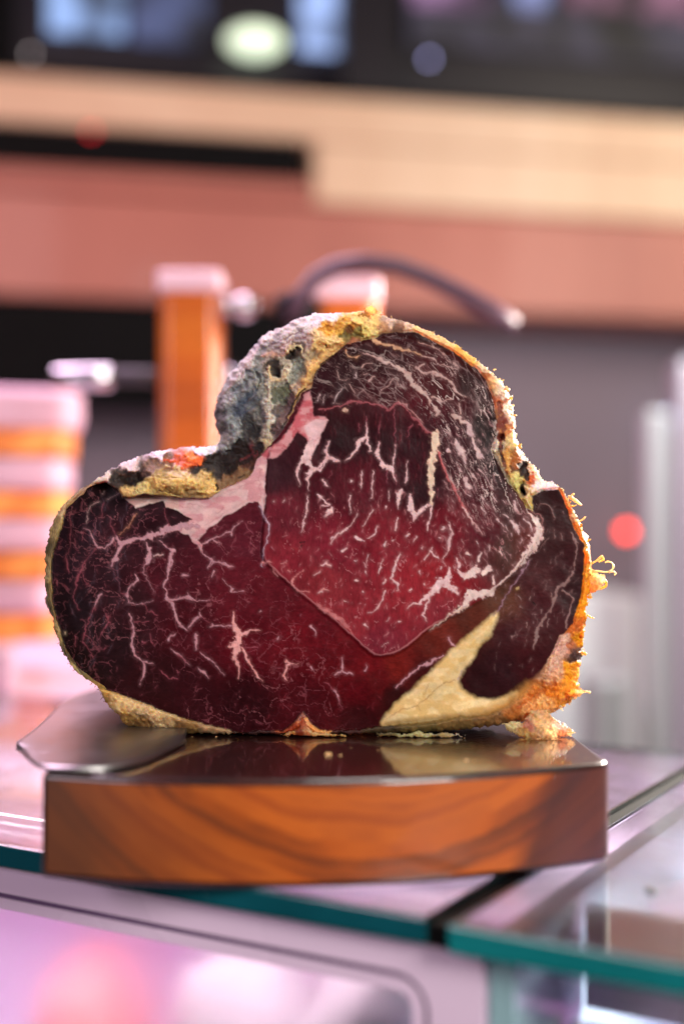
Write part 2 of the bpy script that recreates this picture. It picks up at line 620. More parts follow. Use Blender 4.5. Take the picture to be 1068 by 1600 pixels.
# front panel with a rounded window
def front_panel():
    s0, s1, zt, zb = -0.75, 0.020, -0.0125, -0.40
    hs0, hs1, hzt, hzb, r = -0.70, -0.002, -0.0240, -0.34, 0.014

    def rrect(g):
        out = []
        for cxs, czs, a0 in ((hs1 - r, hzt - r, 0), (hs0 + r, hzt - r, 90), (hs0 + r, hzb + r, 180), (hs1 - r, hzb + r, 270)):
            for k in range(9):
                a = math.radians(a0 + k * 90 / 8)
                out.append((cxs + (r + g) * math.cos(a), czs + (r + g) * math.sin(a)))
        return out

    def outer(p):
        x = min(max(p[0], s0), s1)
        return x

    inner = rrect(0)
    n = len(inner)
    oc = []
    for k, p in enumerate(inner):
        q = k // 9
        f = (k % 9) / 8
        if q == 0:
            oc.append((s1, hzt - r + (zt - hzt + r) * min(1, f * 2)) if f <= .5 else (s1 + (hs1 - r - s1) * (f - .5) * 2, zt))
        elif q == 1:
            oc.append((hs0 + r + (s0 - hs0 - r) * min(1, f * 2), zt) if f <= .5 else (s0, zt + (hzt - r - zt) * (f - .5) * 2))
        elif q == 2:
            oc.append((s0, hzb + r + (zb - hzb - r) * min(1, f * 2)) if f <= .5 else (s0 + (hs0 + r - s0) * (f - .5) * 2, zb))
        else:
            oc.append((hs1 - r + (s1 - hs1 + r) * min(1, f * 2), zb) if f <= .5 else (s1, zb + (hzb + r - zb) * (f - .5) * 2))

    def w(s, z, t):
        return (P0[0] + A_[0] * s + B_[0] * t, P0[1] + A_[1] * s + B_[1] * t, z)

    def ring(name, rin, rout, t0, t1, m, bev=0.0):
        vs_, fs = [], []
        for t in (t0, t1):
            vs_ += [w(p[0], p[1], t) for p in rin] + [w(p[0], p[1], t) for p in rout]
        for i in range(n):
            j = (i + 1) % n
            fs += [(i, j, n + j, n + i), (2 * n + j, 2 * n + i, 3 * n + i, 3 * n + j),
                   (j, i, 2 * n + i, 2 * n + j), (n + i, n + j, 3 * n + j, 3 * n + i)]
        return under(py_mesh(name, vs_, fs, m, None, smooth=False), case)

    ring('front_frame', inner, oc, 0.006, 0.016, M_frame)
    ring('gasket', rrect(-0.0024), rrect(-0.0002), 0.0072, 0.015, M_gasket)
    ring('inner_rim', rrect(-0.0075), rrect(-0.0026), 0.0065, 0.015, M_frame)
    cbox('front_glass', hs0, hs1 - 0.001, 0.010, 0.013, hzb, hzt - 0.001, M_frost)


front_panel()
cbox('seam_gasket', 0.0006, 0.0089, 0.001, 0.409, -0.0103, -0.0022, M_black)
cbox('divider_glass', 0.0215, 0.031, 0.008, 0.39, -0.40, -0.0135, plain('divider_edge', (150, 186, 190), 0.2, var=0.06, coat=0.5))
cbox('shelf', -0.74, 0.60, 0.03, 0.40, -0.150, -0.140, plain('shelf_purple', (206, 172, 206), 0.5, var=0.08))
cbox('paper_tray', -0.73, 0.59, 0.17, 0.385, -0.060, -0.045, M_lining, 0.004)
cbox('back_lining', -0.75, 0.62, 0.395, 0.405, -0.40, -0.0115, M_lining)
cbox('rail', 0.033, 0.60, 0.05, 0.062, -0.062, -0.050, M_steel, 0.002)
cbox('rail', 0.033, 0.60, 0.02, 0.028, -0.090, -0.084, M_frame, 0.001)
cbox('price_rail', 0.034, 0.60, 0.075, 0.080, -0.050, -0.018, plain('rail_pale', (206, 196, 204), 0.4))
cbox('base', -0.75, 0.62, 0.02, 0.40, -0.90, -0.41, M_darkframe, 0.004)

ld = bpy.data.lights.new('lamp_inside_counter', 'AREA')
ld.shape = 'RECTANGLE'
ld.size, ld.size_y, ld.energy, ld.color = 0.66, 0.03, 5.0, (1.0, 0.86, 0.97)
lo = bpy.data.objects.new('lamp_inside_counter', ld)
C.objects.link(lo)
lo.location = (P0[0] - 0.38 * A_[0] + 0.045 * B_[0], P0[1] - 0.38 * A_[1] + 0.045 * B_[1], -0.0145)
lo.rotation_euler = (math.radians(35), 0, ANG)
lb = lo.copy()
lb.data = ld.copy()
lb.data.energy, lb.data.size = 2.4, 1.2
C.objects.link(lb)
lb.location = (P0[0] - 0.1 * A_[0] + 0.28 * B_[0], P0[1] - 0.1 * A_[1] + 0.28 * B_[1], -0.0145)
lb.rotation_euler = (0, 0, ANG)
lr = lo.copy()
lr.data = ld.copy()
lr.data.energy, lr.data.size = 3.0, 0.45
C.objects.link(lr)
lr.location = (P0[0] + 0.30 * A_[0] + 0.10 * B_[0], P0[1] + 0.30 * A_[1] + 0.10 * B_[1], -0.0145)
lr.rotation_euler = (0, 0, ANG)


def lump(name, centre, r, m, label, cat, group=None, seed=0, parent=None):
    n1, n2 = 26, 18
    vs_ = []
    for j in range(n2 + 1):
        th = math.pi * j / n2
        for i in range(n1):
            ph = 2 * math.pi * i / n1
            x, y, z = math.sin(th) * math.cos(ph), math.sin(th) * math.sin(ph), math.cos(th)
            k = 1 + 0.55 * float(fbm(np.array([x * 1.5 + seed + z]), np.array([y * 1.5 - z * 0.9]), seed, 3)[0])
            vs_.append((centre[0] + r[0] * x * k, centre[1] + r[1] * y * k, centre[2] + r[2] * max(z, -0.75) * k))
    fs = []
    for j in range(n2):
        for i in range(n1):
            i2 = (i + 1) % n1
            fs.append((j * n1 + i, (j + 1) * n1 + i, (j + 1) * n1 + i2, j * n1 + i2))
    o = py_mesh(name, vs_, fs, m, parent, smooth=True)
    if label:
        tag(o, label, cat, group)
    return o


def in_case(u, v, Y):
    x, y, z = at(u, v, Y)
    return (float(x), float(y), float(z))


for i, (u, v, Y, r, m, lab) in enumerate([
        (150, 1690, 0.03, (0.030, 0.028, 0.034), M_pink, 'pink meat cut inside the counter, at the lower left behind the glass'),
        (385, 1560, -0.02, (0.030, 0.022, 0.034), M_pale, 'larger white fat lump in the counter, left of the other white one'),
        (578, 1560, -0.07, (0.024, 0.018, 0.032), M_pale, 'white fat lump in the counter nearest the rounded frame corner'),
        (478, 1605, 0.03, (0.02, 0.02, 0.02), M_pink, 'pink meat piece in the counter between the two white lumps')]):
    p = in_case(u, v, Y)
    lump('meat_cut', (p[0], p[1], max(p[2] - r[2] * 0.4, -0.140 + r[2] * 0.76)), r, m, lab, 'meat', 'meat inside the counter', seed=i * 3 + 2)

# ------------------------------------------------------------------ rear bench, wall and what is on it
bench = empty('rear_bench', (0, 1.3, -0.9))
tag(bench, 'pale pink work bench standing behind the glass counter', 'bench')
under(prism('bench_top', [(-1.6, 1.00), (-0.42, 0.58), (0.10, 0.30), (0.10, 1.35), (-1.6, 1.6)], -0.045, -0.008, M_bench, None, bevel=0.004), bench)
under(prism('bench_body', [(-1.55, 1.05), (-0.40, 0.62), (0.08, 0.36), (0.08, 1.3), (-1.55, 1.55)], -0.9, -0.046, M_white, None), bench)

WANG = math.radians(11.0)
WA = (math.cos(WANG), math.sin(WANG))
WB = (-math.sin(WANG), math.cos(WANG))
WO = (0.0, 2.62)


def wp(u, v, off=0.0):
    """photo pixel -> (s, z) on the back wall plane moved off metres towards the room"""
    dx, dy, dz = ray(u, v)
    ox, oy = WO[0] - WB[0] * off, WO[1] - WB[1] * off
    t = ((ox - 0) * WB[0] + (oy + DIST) * WB[1]) / (dx * WB[0] + dy * WB[1])
    x, y = dx * t, -DIST + dy * t
    return float((x - ox) * WA[0] + (y - oy) * WA[1]), float(CAMZ + dz * t)


def wbox(name, s0, s1, z0, z1, off0, off1, m, parent=None, bevel=0):
    """box on the wall; off = metres out of the wall"""
    o = obox(name, WO, WA, WB, s0, s1, -off1, -off0, z0, z1, m, None, bevel)
    if parent:
        under(o, parent)
    return o


tag(wbox('back_wall', -2.6, 2.8, -0.9, 2.6, -0.10, 0.0, M_wall), kind='structure')
# upper wooden beam with a slot
zt = wp(534, 150, 0.25)[1]
zm = wp(534, 318, 0.25)[1]
zb = wp(534, 478, 0.25)[1]
sl_s = wp(492, 240, 0.25)[0]
sl_t, sl_b = wp(250, 203, 0.25)[1], wp(250, 270, 0.25)[1]
beam = empty('wooden_beam', (WO[0], WO[1] - 0.2, zm))
tag(beam, 'long cream and salmon wooden beam with a dark slot high on the back wall', 'beam')
wbox('upper_plank', -2.4, 2.6, sl_t, zt, 0.0, 0.25, M_beam, beam, 0.008)
wbox('middle_plank', sl_s, 2.6, zm, sl_t - 0.003, 0.0, 0.248, M_beam, beam, 0.006)
wbox('slot_ledge', -2.4, sl_s - 0.003, zm, sl_b, 0.0, 0.25, M_fascia, beam, 0.006)
wbox('lower_plank', -2.4, 2.6, zb, zm - 0.004, 0.0, 0.235, M_fascia, beam, 0.006)
pl = wbox('slot_shade_box', -2.3, sl_s - 0.03, sl_b + 0.002, sl_t - 0.004, 0.02, 0.244, M_black, None, 0.004)  # black box added to fill the slot with painted shade
tag(pl, 'long flat black box added as the shade in the slot of the wooden beam', 'shade box')


def lamp_ball(name, u, v, off, r, m, label, cat, flat=1.0):
    s, z = wp(u, v, off)
    c = Vector((WO[0] + WA[0] * s - WB[0] * off, WO[1] + WA[1] * s - WB[1] * off, z))
    prof = [(-r * math.cos(math.pi * k / 12), max(r * flat * math.sin(math.pi * k / 12), 0.0002)) for k in range(13)]
    v_, f_ = lathe(prof, c, (0, 0, 1) if flat >= 1 else (0, 0, 1), 24)
    o = py_mesh(name, v_, f_, m, None, smooth=True)
    return tag(o, label, cat)


# dark window with lit screens behind, over the beam
win = empty('dark_window', (WO[0], WO[1], zt))
tag(win, 'dark framed window with wide mullion above the wooden beam', 'window')
z_hi = wp(534, -120, 0.02)[1]
wbox('back_panel', -2.4, 2.6, zt - 0.1, z_hi, 0.002, 0.03, M_darkframe, win)
wbox('sill', -2.4, 2.6, zt - 0.005, zt + 0.045, 0.03, 0.16, M_black, win)
s0_, s1_ = wp(535, 60, 0.15)[0], wp(615, 60, 0.15)[0]
wbox('mullion', s0_, s1_, zt + 0.046, z_hi, 0.03, 0.15, M_darkframe, win, 0.004)
s2_ = wp(15, 60, 0.15)[0]
wbox('mullion', s2_ - 0.3, s2_, zt + 0.046, z_hi, 0.03, 0.15, M_black, win, 0.004)


def screen(u0, u1, v0, v1, col, st, label):
    a, b = wp(u0, v1, 0.05), wp(u1, v0, 0.05)
    o = wbox('lit_screen', a[0], b[0], a[1], b[1], 0.035, 0.06, emit_mottled('screen_glow', col, st), None, 0.004)
    tag(o, label, 'screen', 'lit screens behind the dark window')


screen(75, 195, -60, 48, (150, 180, 235), 0.75, 'soft blue lit screen at the far left of the dark window')
screen(205, 325, -60, 62, (92, 104, 150), 0.5, 'dim slate blue screen left of the round lamp')
screen(468, 528, -60, 78, (165, 190, 245), 0.8, 'narrow pale blue screen just left of the wide mullion')
screen(640, 760, -80, 12, (190, 140, 190), 0.5, 'pink screen just right of the wide mullion')
screen(800, 860, -80, 18, (150, 160, 215), 0.55, 'small lavender screen in the middle of the right window half')
screen(890, 1150, -80, 20, (176, 120, 150), 0.5, 'rosy screen at the far right of the dark window')
screen(640, 1150, 30, 70, (86, 80, 104), 0.3, 'long dim grey screen under the pink ones')
lamp_ball('globe_lamp', 398, 65, 0.12, 0.030, emit('globe_glow', (226, 244, 214), 1.3), 'glowing greenish white oval lamp in the dark window', 'lamp', 2.4)
lamp_ball('spot_lamp', 1052, 655, 0.10, 0.022, emit('spot_blue', (190, 215, 255), 5.0), 'bright bluish spot lamp at the right edge above the pale pillar', 'lamp')
lamp_ball('signal_lamp', 978, 830, 0.10, 0.013, emit('signal_red', (255, 60, 40), 10.0), 'small glowing red signal lamp beside the pale pillar', 'lamp')
lamp_ball('pin_lamp', 670, 92, 0.12, 0.006, emit('pin_glow', (150, 150, 200), 9.0), 'faint lavender pin lamp just right of the wide mullion', 'lamp')
lamp_ball('pin_lamp', 48, 84, 0.16, 0.005, emit('pin_glow_grey', (150, 140, 140), 8.0), 'faint grey pin lamp at the far left above the beam', 'lamp')
lamp_ball('standby_lamp', 143, 206, 0.255, 0.006, emit('standby_red', (255, 40, 50), 3.0), 'tiny red light in front of the dark slot', 'lamp')

# black box added for the dark recess under the beam on the left
ca, cb = wp(-260, 612, 0.3), wp(470, 440, 0.3)
recess_box = wbox('dark_recess_box', ca[0], cb[0], ca[1], zb - 0.004, 0.0, 0.23, M_black, None, 0.006)
tag(recess_box, 'black box put in for the dark recess under the left half of the wooden beam', 'recess box')

# pale pillar and white box on the right
def gbox(name, u0, u1, vtop, Y, depth, zbot, m, label, cat):
    x0, _, z1 = at(u0, vtop, Y)
    x1, _, _ = at(u1, vtop, Y)
    o = prism(name, [(x0, Y), (x1, Y + 0.02), (x1, Y + depth), (x0, Y + depth)], zbot, float(z1), m, None, bevel=0.01, segs=3)
    return tag(o, label, cat)


gbox('pale_pillar', 1012, 1052, 640, 1.30, 0.06, -0.9, plain('pillar_paint', (172, 172, 174), 0.35, var=0.04, scale=3), 'slim pale upright post right of the red signal lamp', 'post')
gbox('steel_pillar', 1062, 1130, 560, 1.45, 0.08, -0.9, plain('pillar_grey', (168, 160, 170), 0.4, var=0.05, scale=3), 'grey upright post at the right edge beyond the slim pale post', 'post')
gbox('white_box', 800, 1005, 930, 1.60, 0.30, -0.9, plain('white_enamel_box', (226, 234, 230), 0.45, var=0.04, scale=3), 'white enamel chest standing far behind the right side of the meat', 'chest')
gbox('grey_shadow_box', 925, 985, 1062, 1.25, 0.12, -0.9, plain('shadow_grey', (150, 152, 152), 0.5), 'small grey box added as the shadow in front of the white enamel chest', 'shadow box')  # grey shadow before the chest, built as an added box

# stack of boards on the left
M_stack = wood('stack_wood', [(0.15, (200, 104, 40)), (0.5, (226, 130, 56)), (0.9, (236, 152, 76))], scale=6, dist=2, rough=0.55, coat=0.05)


def slab(name, xr, z0, h, m, rot, bev, label, cat, group):
    w, d = 0.30, 0.22
    ca2, sa2 = math.cos(rot), math.sin(rot)
    pts = [(xr - 0.15 + x * ca2 - y * sa2, 0.72 + x * sa2 + y * ca2) for x, y in ((-w / 2, -d / 2), (w / 2 - .02, -d / 2), (w / 2, -d / 2 + .02), (w / 2, d / 2), (-w / 2, d / 2))]
    return tag(prism(name, pts, z0, z0 + h, m, None, bevel=bev, segs=3), label, cat, group)


z_base = float(at(40, 1005, 0.62)[2])
crate = prism('pale_crate', [(-0.66, 0.58), (-0.318, 0.60), (-0.385, 0.86), (-0.66, 0.86)], -0.008, z_base, plain('crate_pink', (222, 188, 204), 0.45, var=0.05, scale=5), None, bevel=0.012, segs=3)
tag(crate, 'pale pink crate carrying the blurred stack of boards', 'crate')
M_pink_layer = plain('pink_layer', (200, 158, 180), 0.6, var=0.10, scale=14, bump=0.2)  # pale pink layers between the boards
WHICH = ['lowest', 'second lowest', 'second highest', 'topmost']
zz = z_base
for i, ur in enumerate((88, 100, 108, 118)):
    xr = float(at(ur, 850, 0.62)[0]) - 0.022
    slab('wooden_board', xr - 0.004, zz, 0.0262, M_stack, 0.25 + 0.02 * (-1) ** i, 0.003, 'orange wooden board in the blurred stack at the left, %s of the boards' % WHICH[i], 'board', 'boards in the stack at the left')
    zz += 0.0266
    slab('pink_layer', xr, zz, 0.0352 + (0.008 if i == 3 else 0), M_pink_layer, 0.25 - 0.02 * (-1) ** i, 0.010, 'pale pink layer in the blurred stack at the left, %s of the packets' % WHICH[i], 'packet', 'pink layers in the stack at the left')
    zz += 0.0356

# ham stand behind the meat
YS = 0.50
stand = empty('ham_stand', (-0.12, YS, -0.008))
tag(stand, 'orange wooden ham stand with screw clamp and dark curved lever behind the meat', 'ham stand')


def sbox(name, u0, u1, v0, v1, Y0, Y1, m, zb_=None, bev=0.004):
    x0, _, z1 = at(u0, v0, Y0)
    x1, _, z0 = at(u1, v1, Y0)
    if zb_ is not None:
        z0 = zb_
    return under(prism(name, [(x0, Y0), (x1, Y0), (x1, Y1), (x0, Y1)], float(z0), float(z1), m, None, bevel=bev, segs=3), stand)


sbox('post', 246, 343, 430, 900, YS, YS + 0.055, M_post, 0.0125, 0.012)
sbox('post', 492, 592, 438, 900, YS, YS + 0.055, M_post, 0.0125, 0.012)
M_post_highlight = plain('highlight_pink', (240, 196, 212), 0.4, var=0.05)  # pink highlight of the post tops, put in as pale blocks
sbox('post_highlight', 243, 346, 420, 456, YS - 0.0025, YS + 0.058, M_post_highlight, None, 0.005)
sbox('post_highlight', 489, 595, 430, 468, YS - 0.0025, YS + 0.058, M_post_highlight, None, 0.005)
x0 = float(at(200, 600, YS)[0])
x1 = float(at(640, 600, YS)[0])
under(prism('base', [(x0, YS - 0.05), (x1, YS - 0.05), (x1, YS + 0.12), (x0, YS + 0.12)], -0.008, 0.012, M_post, None, bevel=0.004), stand)


def srod(name, u0, u1, v, r, m, Y=YS + 0.027, prof=None):
    x0, _, z = at(u0, v, Y)
    x1, _, _ = at(u1, v, Y)
    L_ = float(x1 - x0)
    pr = prof(L_) if prof else [(0, r * 0.8), (0.002, r), (L_ - 0.002, r), (L_, r * 0.8)]
    v_, f_ = lathe(pr, (float(x0), Y, float(z)), (1, 0, 0), 24)
    return under(py_mesh(name, v_, f_, m, None, smooth=True), stand)


rod1 = srod('screw_rod', 344, 362, 480, 0.008, M_steel)
knob = srod('screw_knob', 360, 404, 480, 0, M_steel, prof=lambda L_: [(L_ * (1 - math.cos(math.pi * k / 10)) / 2, max(0.0115 * math.sin(math.pi * k / 10), 0.0003)) for k in range(11)])
under(knob, rod1)
rod2 = srod('clamp_rod', 170, 245, 588, 0.007, M_darkframe)
under(srod('clamp_handle', 84, 176, 590, 0.0105, M_steel), rod2)
srod('clamp_nut', 344, 372, 600, 0.016, M_steel)
lv = [(452, 500), (470, 462), (492, 434), (524, 417), (570, 411), (622, 417), (672, 436), (722, 461), (768, 487), (806, 507)]
path, rad = [], []
for i, (u, v) in enumerate(lv):
    p = at(u, v, YS - 0.02 - 0.002 * i)
    path.append(tuple(map(float, p)))
    rad.append(0.0065 + 0.003 * (i / 9) - (0.003 if i == 9 else 0))
v_, f_ = tube(path, rad, 12)
under(py_mesh('lever', v_, f_, M_lever, None, smooth=True), stand)
under(lump('lever_hub', tuple(map(float, at(462, 492, YS + 0.0))), (0.018, 0.02, 0.016), M_black, None, None, seed=4), stand)

# ------------------------------------------------------------------ chopping board
def board_outline():
    pts = []
    front = [(65, 1207), (120, 1211.5), (220, 1216), (330, 1219), (440, 1219.5), (550, 1218), (660, 1214), (760, 1208), (860, 1199.5), (952, 1190)]
    # smooth arc through the traced front edge
    u = np.linspace(65, 952, 40)
    v = np.interp(u, [p[0] for p in front], [p[1] for p in front])
    v = np.convolve(np.pad(v, 4, mode='reflect', reflect_type='odd'), np.ones(9) / 9, 'valid')
    for a, b in zip(u, v):
        x, y = atz(a, b, BOARD_Z)
        pts.append((float(x), float(y)))
    x9, y9 = pts[-1]
    pts = pts[:-1] + [(x9 - 0.0030, y9 - 0.0012), (x9 - 0.0010, y9 + 0.0008), (x9, y9 + 0.004)]
    pts.append((pts[-1][0] - 0.004, 0.10))
    pts.append((0.085, 0.19))
    pts.append((-0.085, 0.19))
    pts.append((pts[0][0] + 0.002, 0.10))
    return pts


bpts = board_outline()
board = prism('chopping_board', bpts, 0.0006, BOARD_Z, M_board, None, bevel=0.0026, segs=4, mats=[M_board, M_board_top_shade], fmat=[0, 1] + [0] * len(bpts))
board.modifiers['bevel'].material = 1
tag(board, 'thick varnished orange brown wooden chopping board with bowed front under the meat', 'chopping board')

# ------------------------------------------------------------------ knife
def knife():
    zt_ = BOARD_Z + 0.0042
    ze = BOARD_Z + 0.0016
    k = empty('knife', (-0.1, 0.05, BOARD_Z))
    tag(k, 'wide steel knife blade lying on the board beneath the left of the meat', 'knife')
    # grind line (left to right) and edge (left to right) traced on the blade
    grind = [(26, 1160), (70, 1146), (130, 1143), (190, 1143), (245, 1143), (288, 1146)]
    edge = [(31, 1170), (58, 1201), (110, 1205), (170, 1202), (228, 1190), (291, 1158)]
    back = [(26, 1160), (60, 1136), (80, 1115), (92, 1098), (110, 1088), (150, 1077)]
    N = 24

    def res(pl, n):
        pl = np.array(pl, float)
        d = np.r_[0, np.cumsum(np.hypot(*np.diff(pl, axis=0).T))]
        # Catmull-like smoothing through dense linear + box filter
        t = np.linspace(0, d[-1], n)
        x, y = np.interp(t, d, pl[:, 0]), np.interp(t, d, pl[:, 1])
        for _ in range(3):
            x[1:-1] = (x[:-2] + 2 * x[1:-1] + x[2:]) / 4
            y[1:-1] = (y[:-2] + 2 * y[1:-1] + y[2:]) / 4
        return np.c_[x, y]

    g, e = res(grind, N), res(edge, N)
    rows = []
    for f in np.linspace(0, 1, 7):
        p = g * (1 - f) + e * f
        z = zt_ + (ze - zt_) * f ** 1.2
        X, Y = atz(p[:, 0], p[:, 1], z)
        rows.append(np.c_[X, Y, np.full(N, z)])
    # flat of the blade: from the grind line back
    bk = res(back, 12)
    Xb, Yb = atz(bk[:, 0], bk[:, 1], zt_)
    g3 = rows[0]
    flat = []
    for j in range(11, 0, -1):
        f = j / 11
        oL = np.array([Xb[j] - Xb[0], Yb[j] - Yb[0], 0])
        oR = np.array([-0.012 * f, Yb[j] - Yb[0], 0])
        s = np.linspace(0, 1, N)[:, None]
        flat.append(g3 + oL * (1 - s) + oR * s)
    top = np.array(flat + rows)                    # rows x N x 3
    R = len(top)
    bot = top.copy()
    bot[..., 2] = ze - 0.0009
    V_ = np.concatenate([top.reshape(-1, 3), bot.reshape(-1, 3)])
    F_ = []
    o = R * N
    for r in range(R - 1):
        for i in range(N - 1):
            a, b, c, d = r * N + i, r * N + i + 1, (r + 1) * N + i + 1, (r + 1) * N + i
            F_.append((a, d, c, b))
            F_.append((o + a, o + b, o + c, o + d))
    per = [i for i in range(N)] + [r * N + N - 1 for r in range(1, R)] + [(R - 1) * N + i for i in range(N - 2, -1, -1)] + [r * N for r in range(R - 2, 0, -1)]
    for i in range(len(per)):
        a, b = per[i], per[(i + 1) % len(per)]
        F_.append((a, b, o + b, o + a))
    bl = py_mesh('blade', V_, F_, M_blade, None, smooth=True)
    for p in bl.data.polygons:
        if abs(p.normal.z) < 0.5:
            p.use_smooth = False
    under(bl, k)
    yb = float(Yb[-1])
    v_, f_ = tube([(-0.125, yb - 0.02, zt_ + 0.002), (-0.12, yb + 0.02, zt_ + 0.006), (-0.11, yb + 0.06, zt_ + 0.008), (-0.10, yb + 0.12, zt_ + 0.008)], [0.008, 0.011, 0.012, 0.011], 14)
    under(py_mesh('handle', v_, f_, M_black, None, smooth=True), k)


knife()

# ------------------------------------------------------------------ the cured beef
TI = {'A': (60, 690, .2341), 'B': (280, 690, .2341), 'C': (60, 870, .2341), 'D': (280, 870, .2341), 'E': (320, 470, .2341),
      'F': (480, 500, .2341), 'G': (640, 500, .2341), 'H': (480, 660, .2341), 'I': (680, 660, .2341), 'J': (480, 830, .2341),
      'K': (720, 830, .2341), 'L': (560, 980, .2341), 'M': (730, 980, .2341), 'N': (280, 1000, .2996), 'O': (10, 1030, .2996)}


def T(t, x, y):
    o = TI[t]
    return o[0] + o[2] * x, o[1] + o[2] * y


S_POLY = [(70, 880), (72, 850), (82, 815), (97, 790), (120, 768), (150, 748), (190, 722), (240, 704), (300, 697), (335, 697), (345, 687),
          (335, 664), (334, 632), (350, 595), (378, 562), (400, 535), (418, 517), (440, 510), (470, 495), (500, 488), (540, 487), (560, 486),
          (573, 484), (590, 486), (598, 494), (640, 503), (680, 520), (715, 540), (742, 560), (768, 580), (788, 598), (800, 625), (803, 655),
          (808, 690), (822, 715), (842, 737), (846, 749), (864, 753), (885, 772), (898, 800), (910, 830), (919, 860), (924, 890), (921, 920),
          (916, 950), (912, 990), (908, 1030), (903, 1060), (905, 1075), (896, 1093), (872, 1110), (840, 1124), (790, 1133), (720, 1141),
          (640, 1146), (560, 1147), (480, 1147), (400, 1147), (300, 1146), (215, 1142), (195, 1135), (185, 1118), (165, 1100), (157, 1077),
          (140, 1065), (112, 1045), (96, 1015), (86, 985), (77, 950), (70, 915)]
F_POLY = [(82, 880), (86, 858), (97, 821), (107, 788), (140, 758), (163, 754), (184, 763), (191, 777), (205, 778), (225, 771), (250, 775), (300, 779),
          (327, 779), (350, 762), (374, 753), (392, 744), (397, 732), (402, 718), (409, 709), (423, 695), (446, 664), (460, 638), (472, 613), (486, 606),
          (489, 596), (498, 575), (514, 561), (531, 545), (540, 538), (574, 530), (590, 526), (597, 520), (648, 519), (681, 535), (705, 547), (723, 561),
          (745, 577), (762, 601), (771, 631), (776, 664), (774, 683), (767, 702), (778, 726), (792, 751), (811, 777), (820, 791), (832, 798), (829, 775),
          (844, 767), (872, 765), (881, 782), (893, 819), (905, 843), (912, 852), (913, 877), (911, 900), (905, 935), (894, 975), (881, 989), (875, 994),
          (861, 1022), (847, 1050), (831, 1067), (815, 1085), (794, 1102), (759, 1118), (712, 1120), (665, 1130), (618, 1134), (583, 1137), (560, 1140),
          (500, 1141), (488, 1133), (473, 1112), (456, 1133), (440, 1141), (400, 1142), (370, 1143), (330, 1134), (250, 1110), (210, 1092), (150, 1072),
          (130, 1053), (104, 1022), (95, 987), (86, 957), (81, 917)]
# muscle in the middle that stands proud of the rest
C_POLY = [(414, 790), (411, 830), (410, 868), (418, 884), (450, 912), (488, 943), (520, 970), (556, 1002), (580, 1022), (592, 1028), (612, 1024),
          (640, 1008), (668, 984), (700, 966), (735, 946), (768, 925), (800, 896), (828, 866), (844, 830), (835, 806), (800, 765), (770, 720), (776, 660),
          (760, 600), (700, 545), (600, 520), (500, 560), (480, 620), (440, 680), (418, 710)]



def chaikin(P, n=2):
    P = np.array(P, float)
    for _ in range(n):
        Q_ = np.roll(P, -1, axis=0)
        P = np.stack([0.78 * P + 0.22 * Q_, 0.22 * P + 0.78 * Q_], 1).reshape(-1, 2)
    return [tuple(p) for p in P]


C_POLY = chaikin(C_POLY, 2)
S_POLY = chaikin(S_POLY, 1)
STEP = 1.2
gu = np.arange(62, 940, STEP)
gv = np.arange(474, 1156, STEP)
U, V = np.meshgrid(gu, gv)
wx = fbm(U / 26, V / 26, 3, 4)
wy = fbm(U / 26, V / 26, 51, 4)
fx_ = fbm(U / 7, V / 7, 23, 3)
fy_ = fbm(U / 7, V / 7, 29, 3)
fs_ = fbm(U / 5.5, V / 5.5, 37, 3)
Uw = U + 4.0 * wx + 2.2 * fx_
Vw = V + 4.0 * wy + 2.2 * fy_
sdS = poly_sd(U + 3.0 * fx_, V + 3.0 * fy_, S_POLY) + (0.5 + 1.3 * sstep((U - 740) / 40)) * fbm(U / 3.2, V / 3.2, 77, 2)
sdF = poly_sd(U + 2.0 * wx + 1.6 * fx_, V + 2.0 * wy + 1.6 * fy_, F_POLY)
sdC = poly_sd(U + 3.0 * wx + 0.7 * fx_, V + 3.0 * wy + 0.7 * fy_, C_POLY)

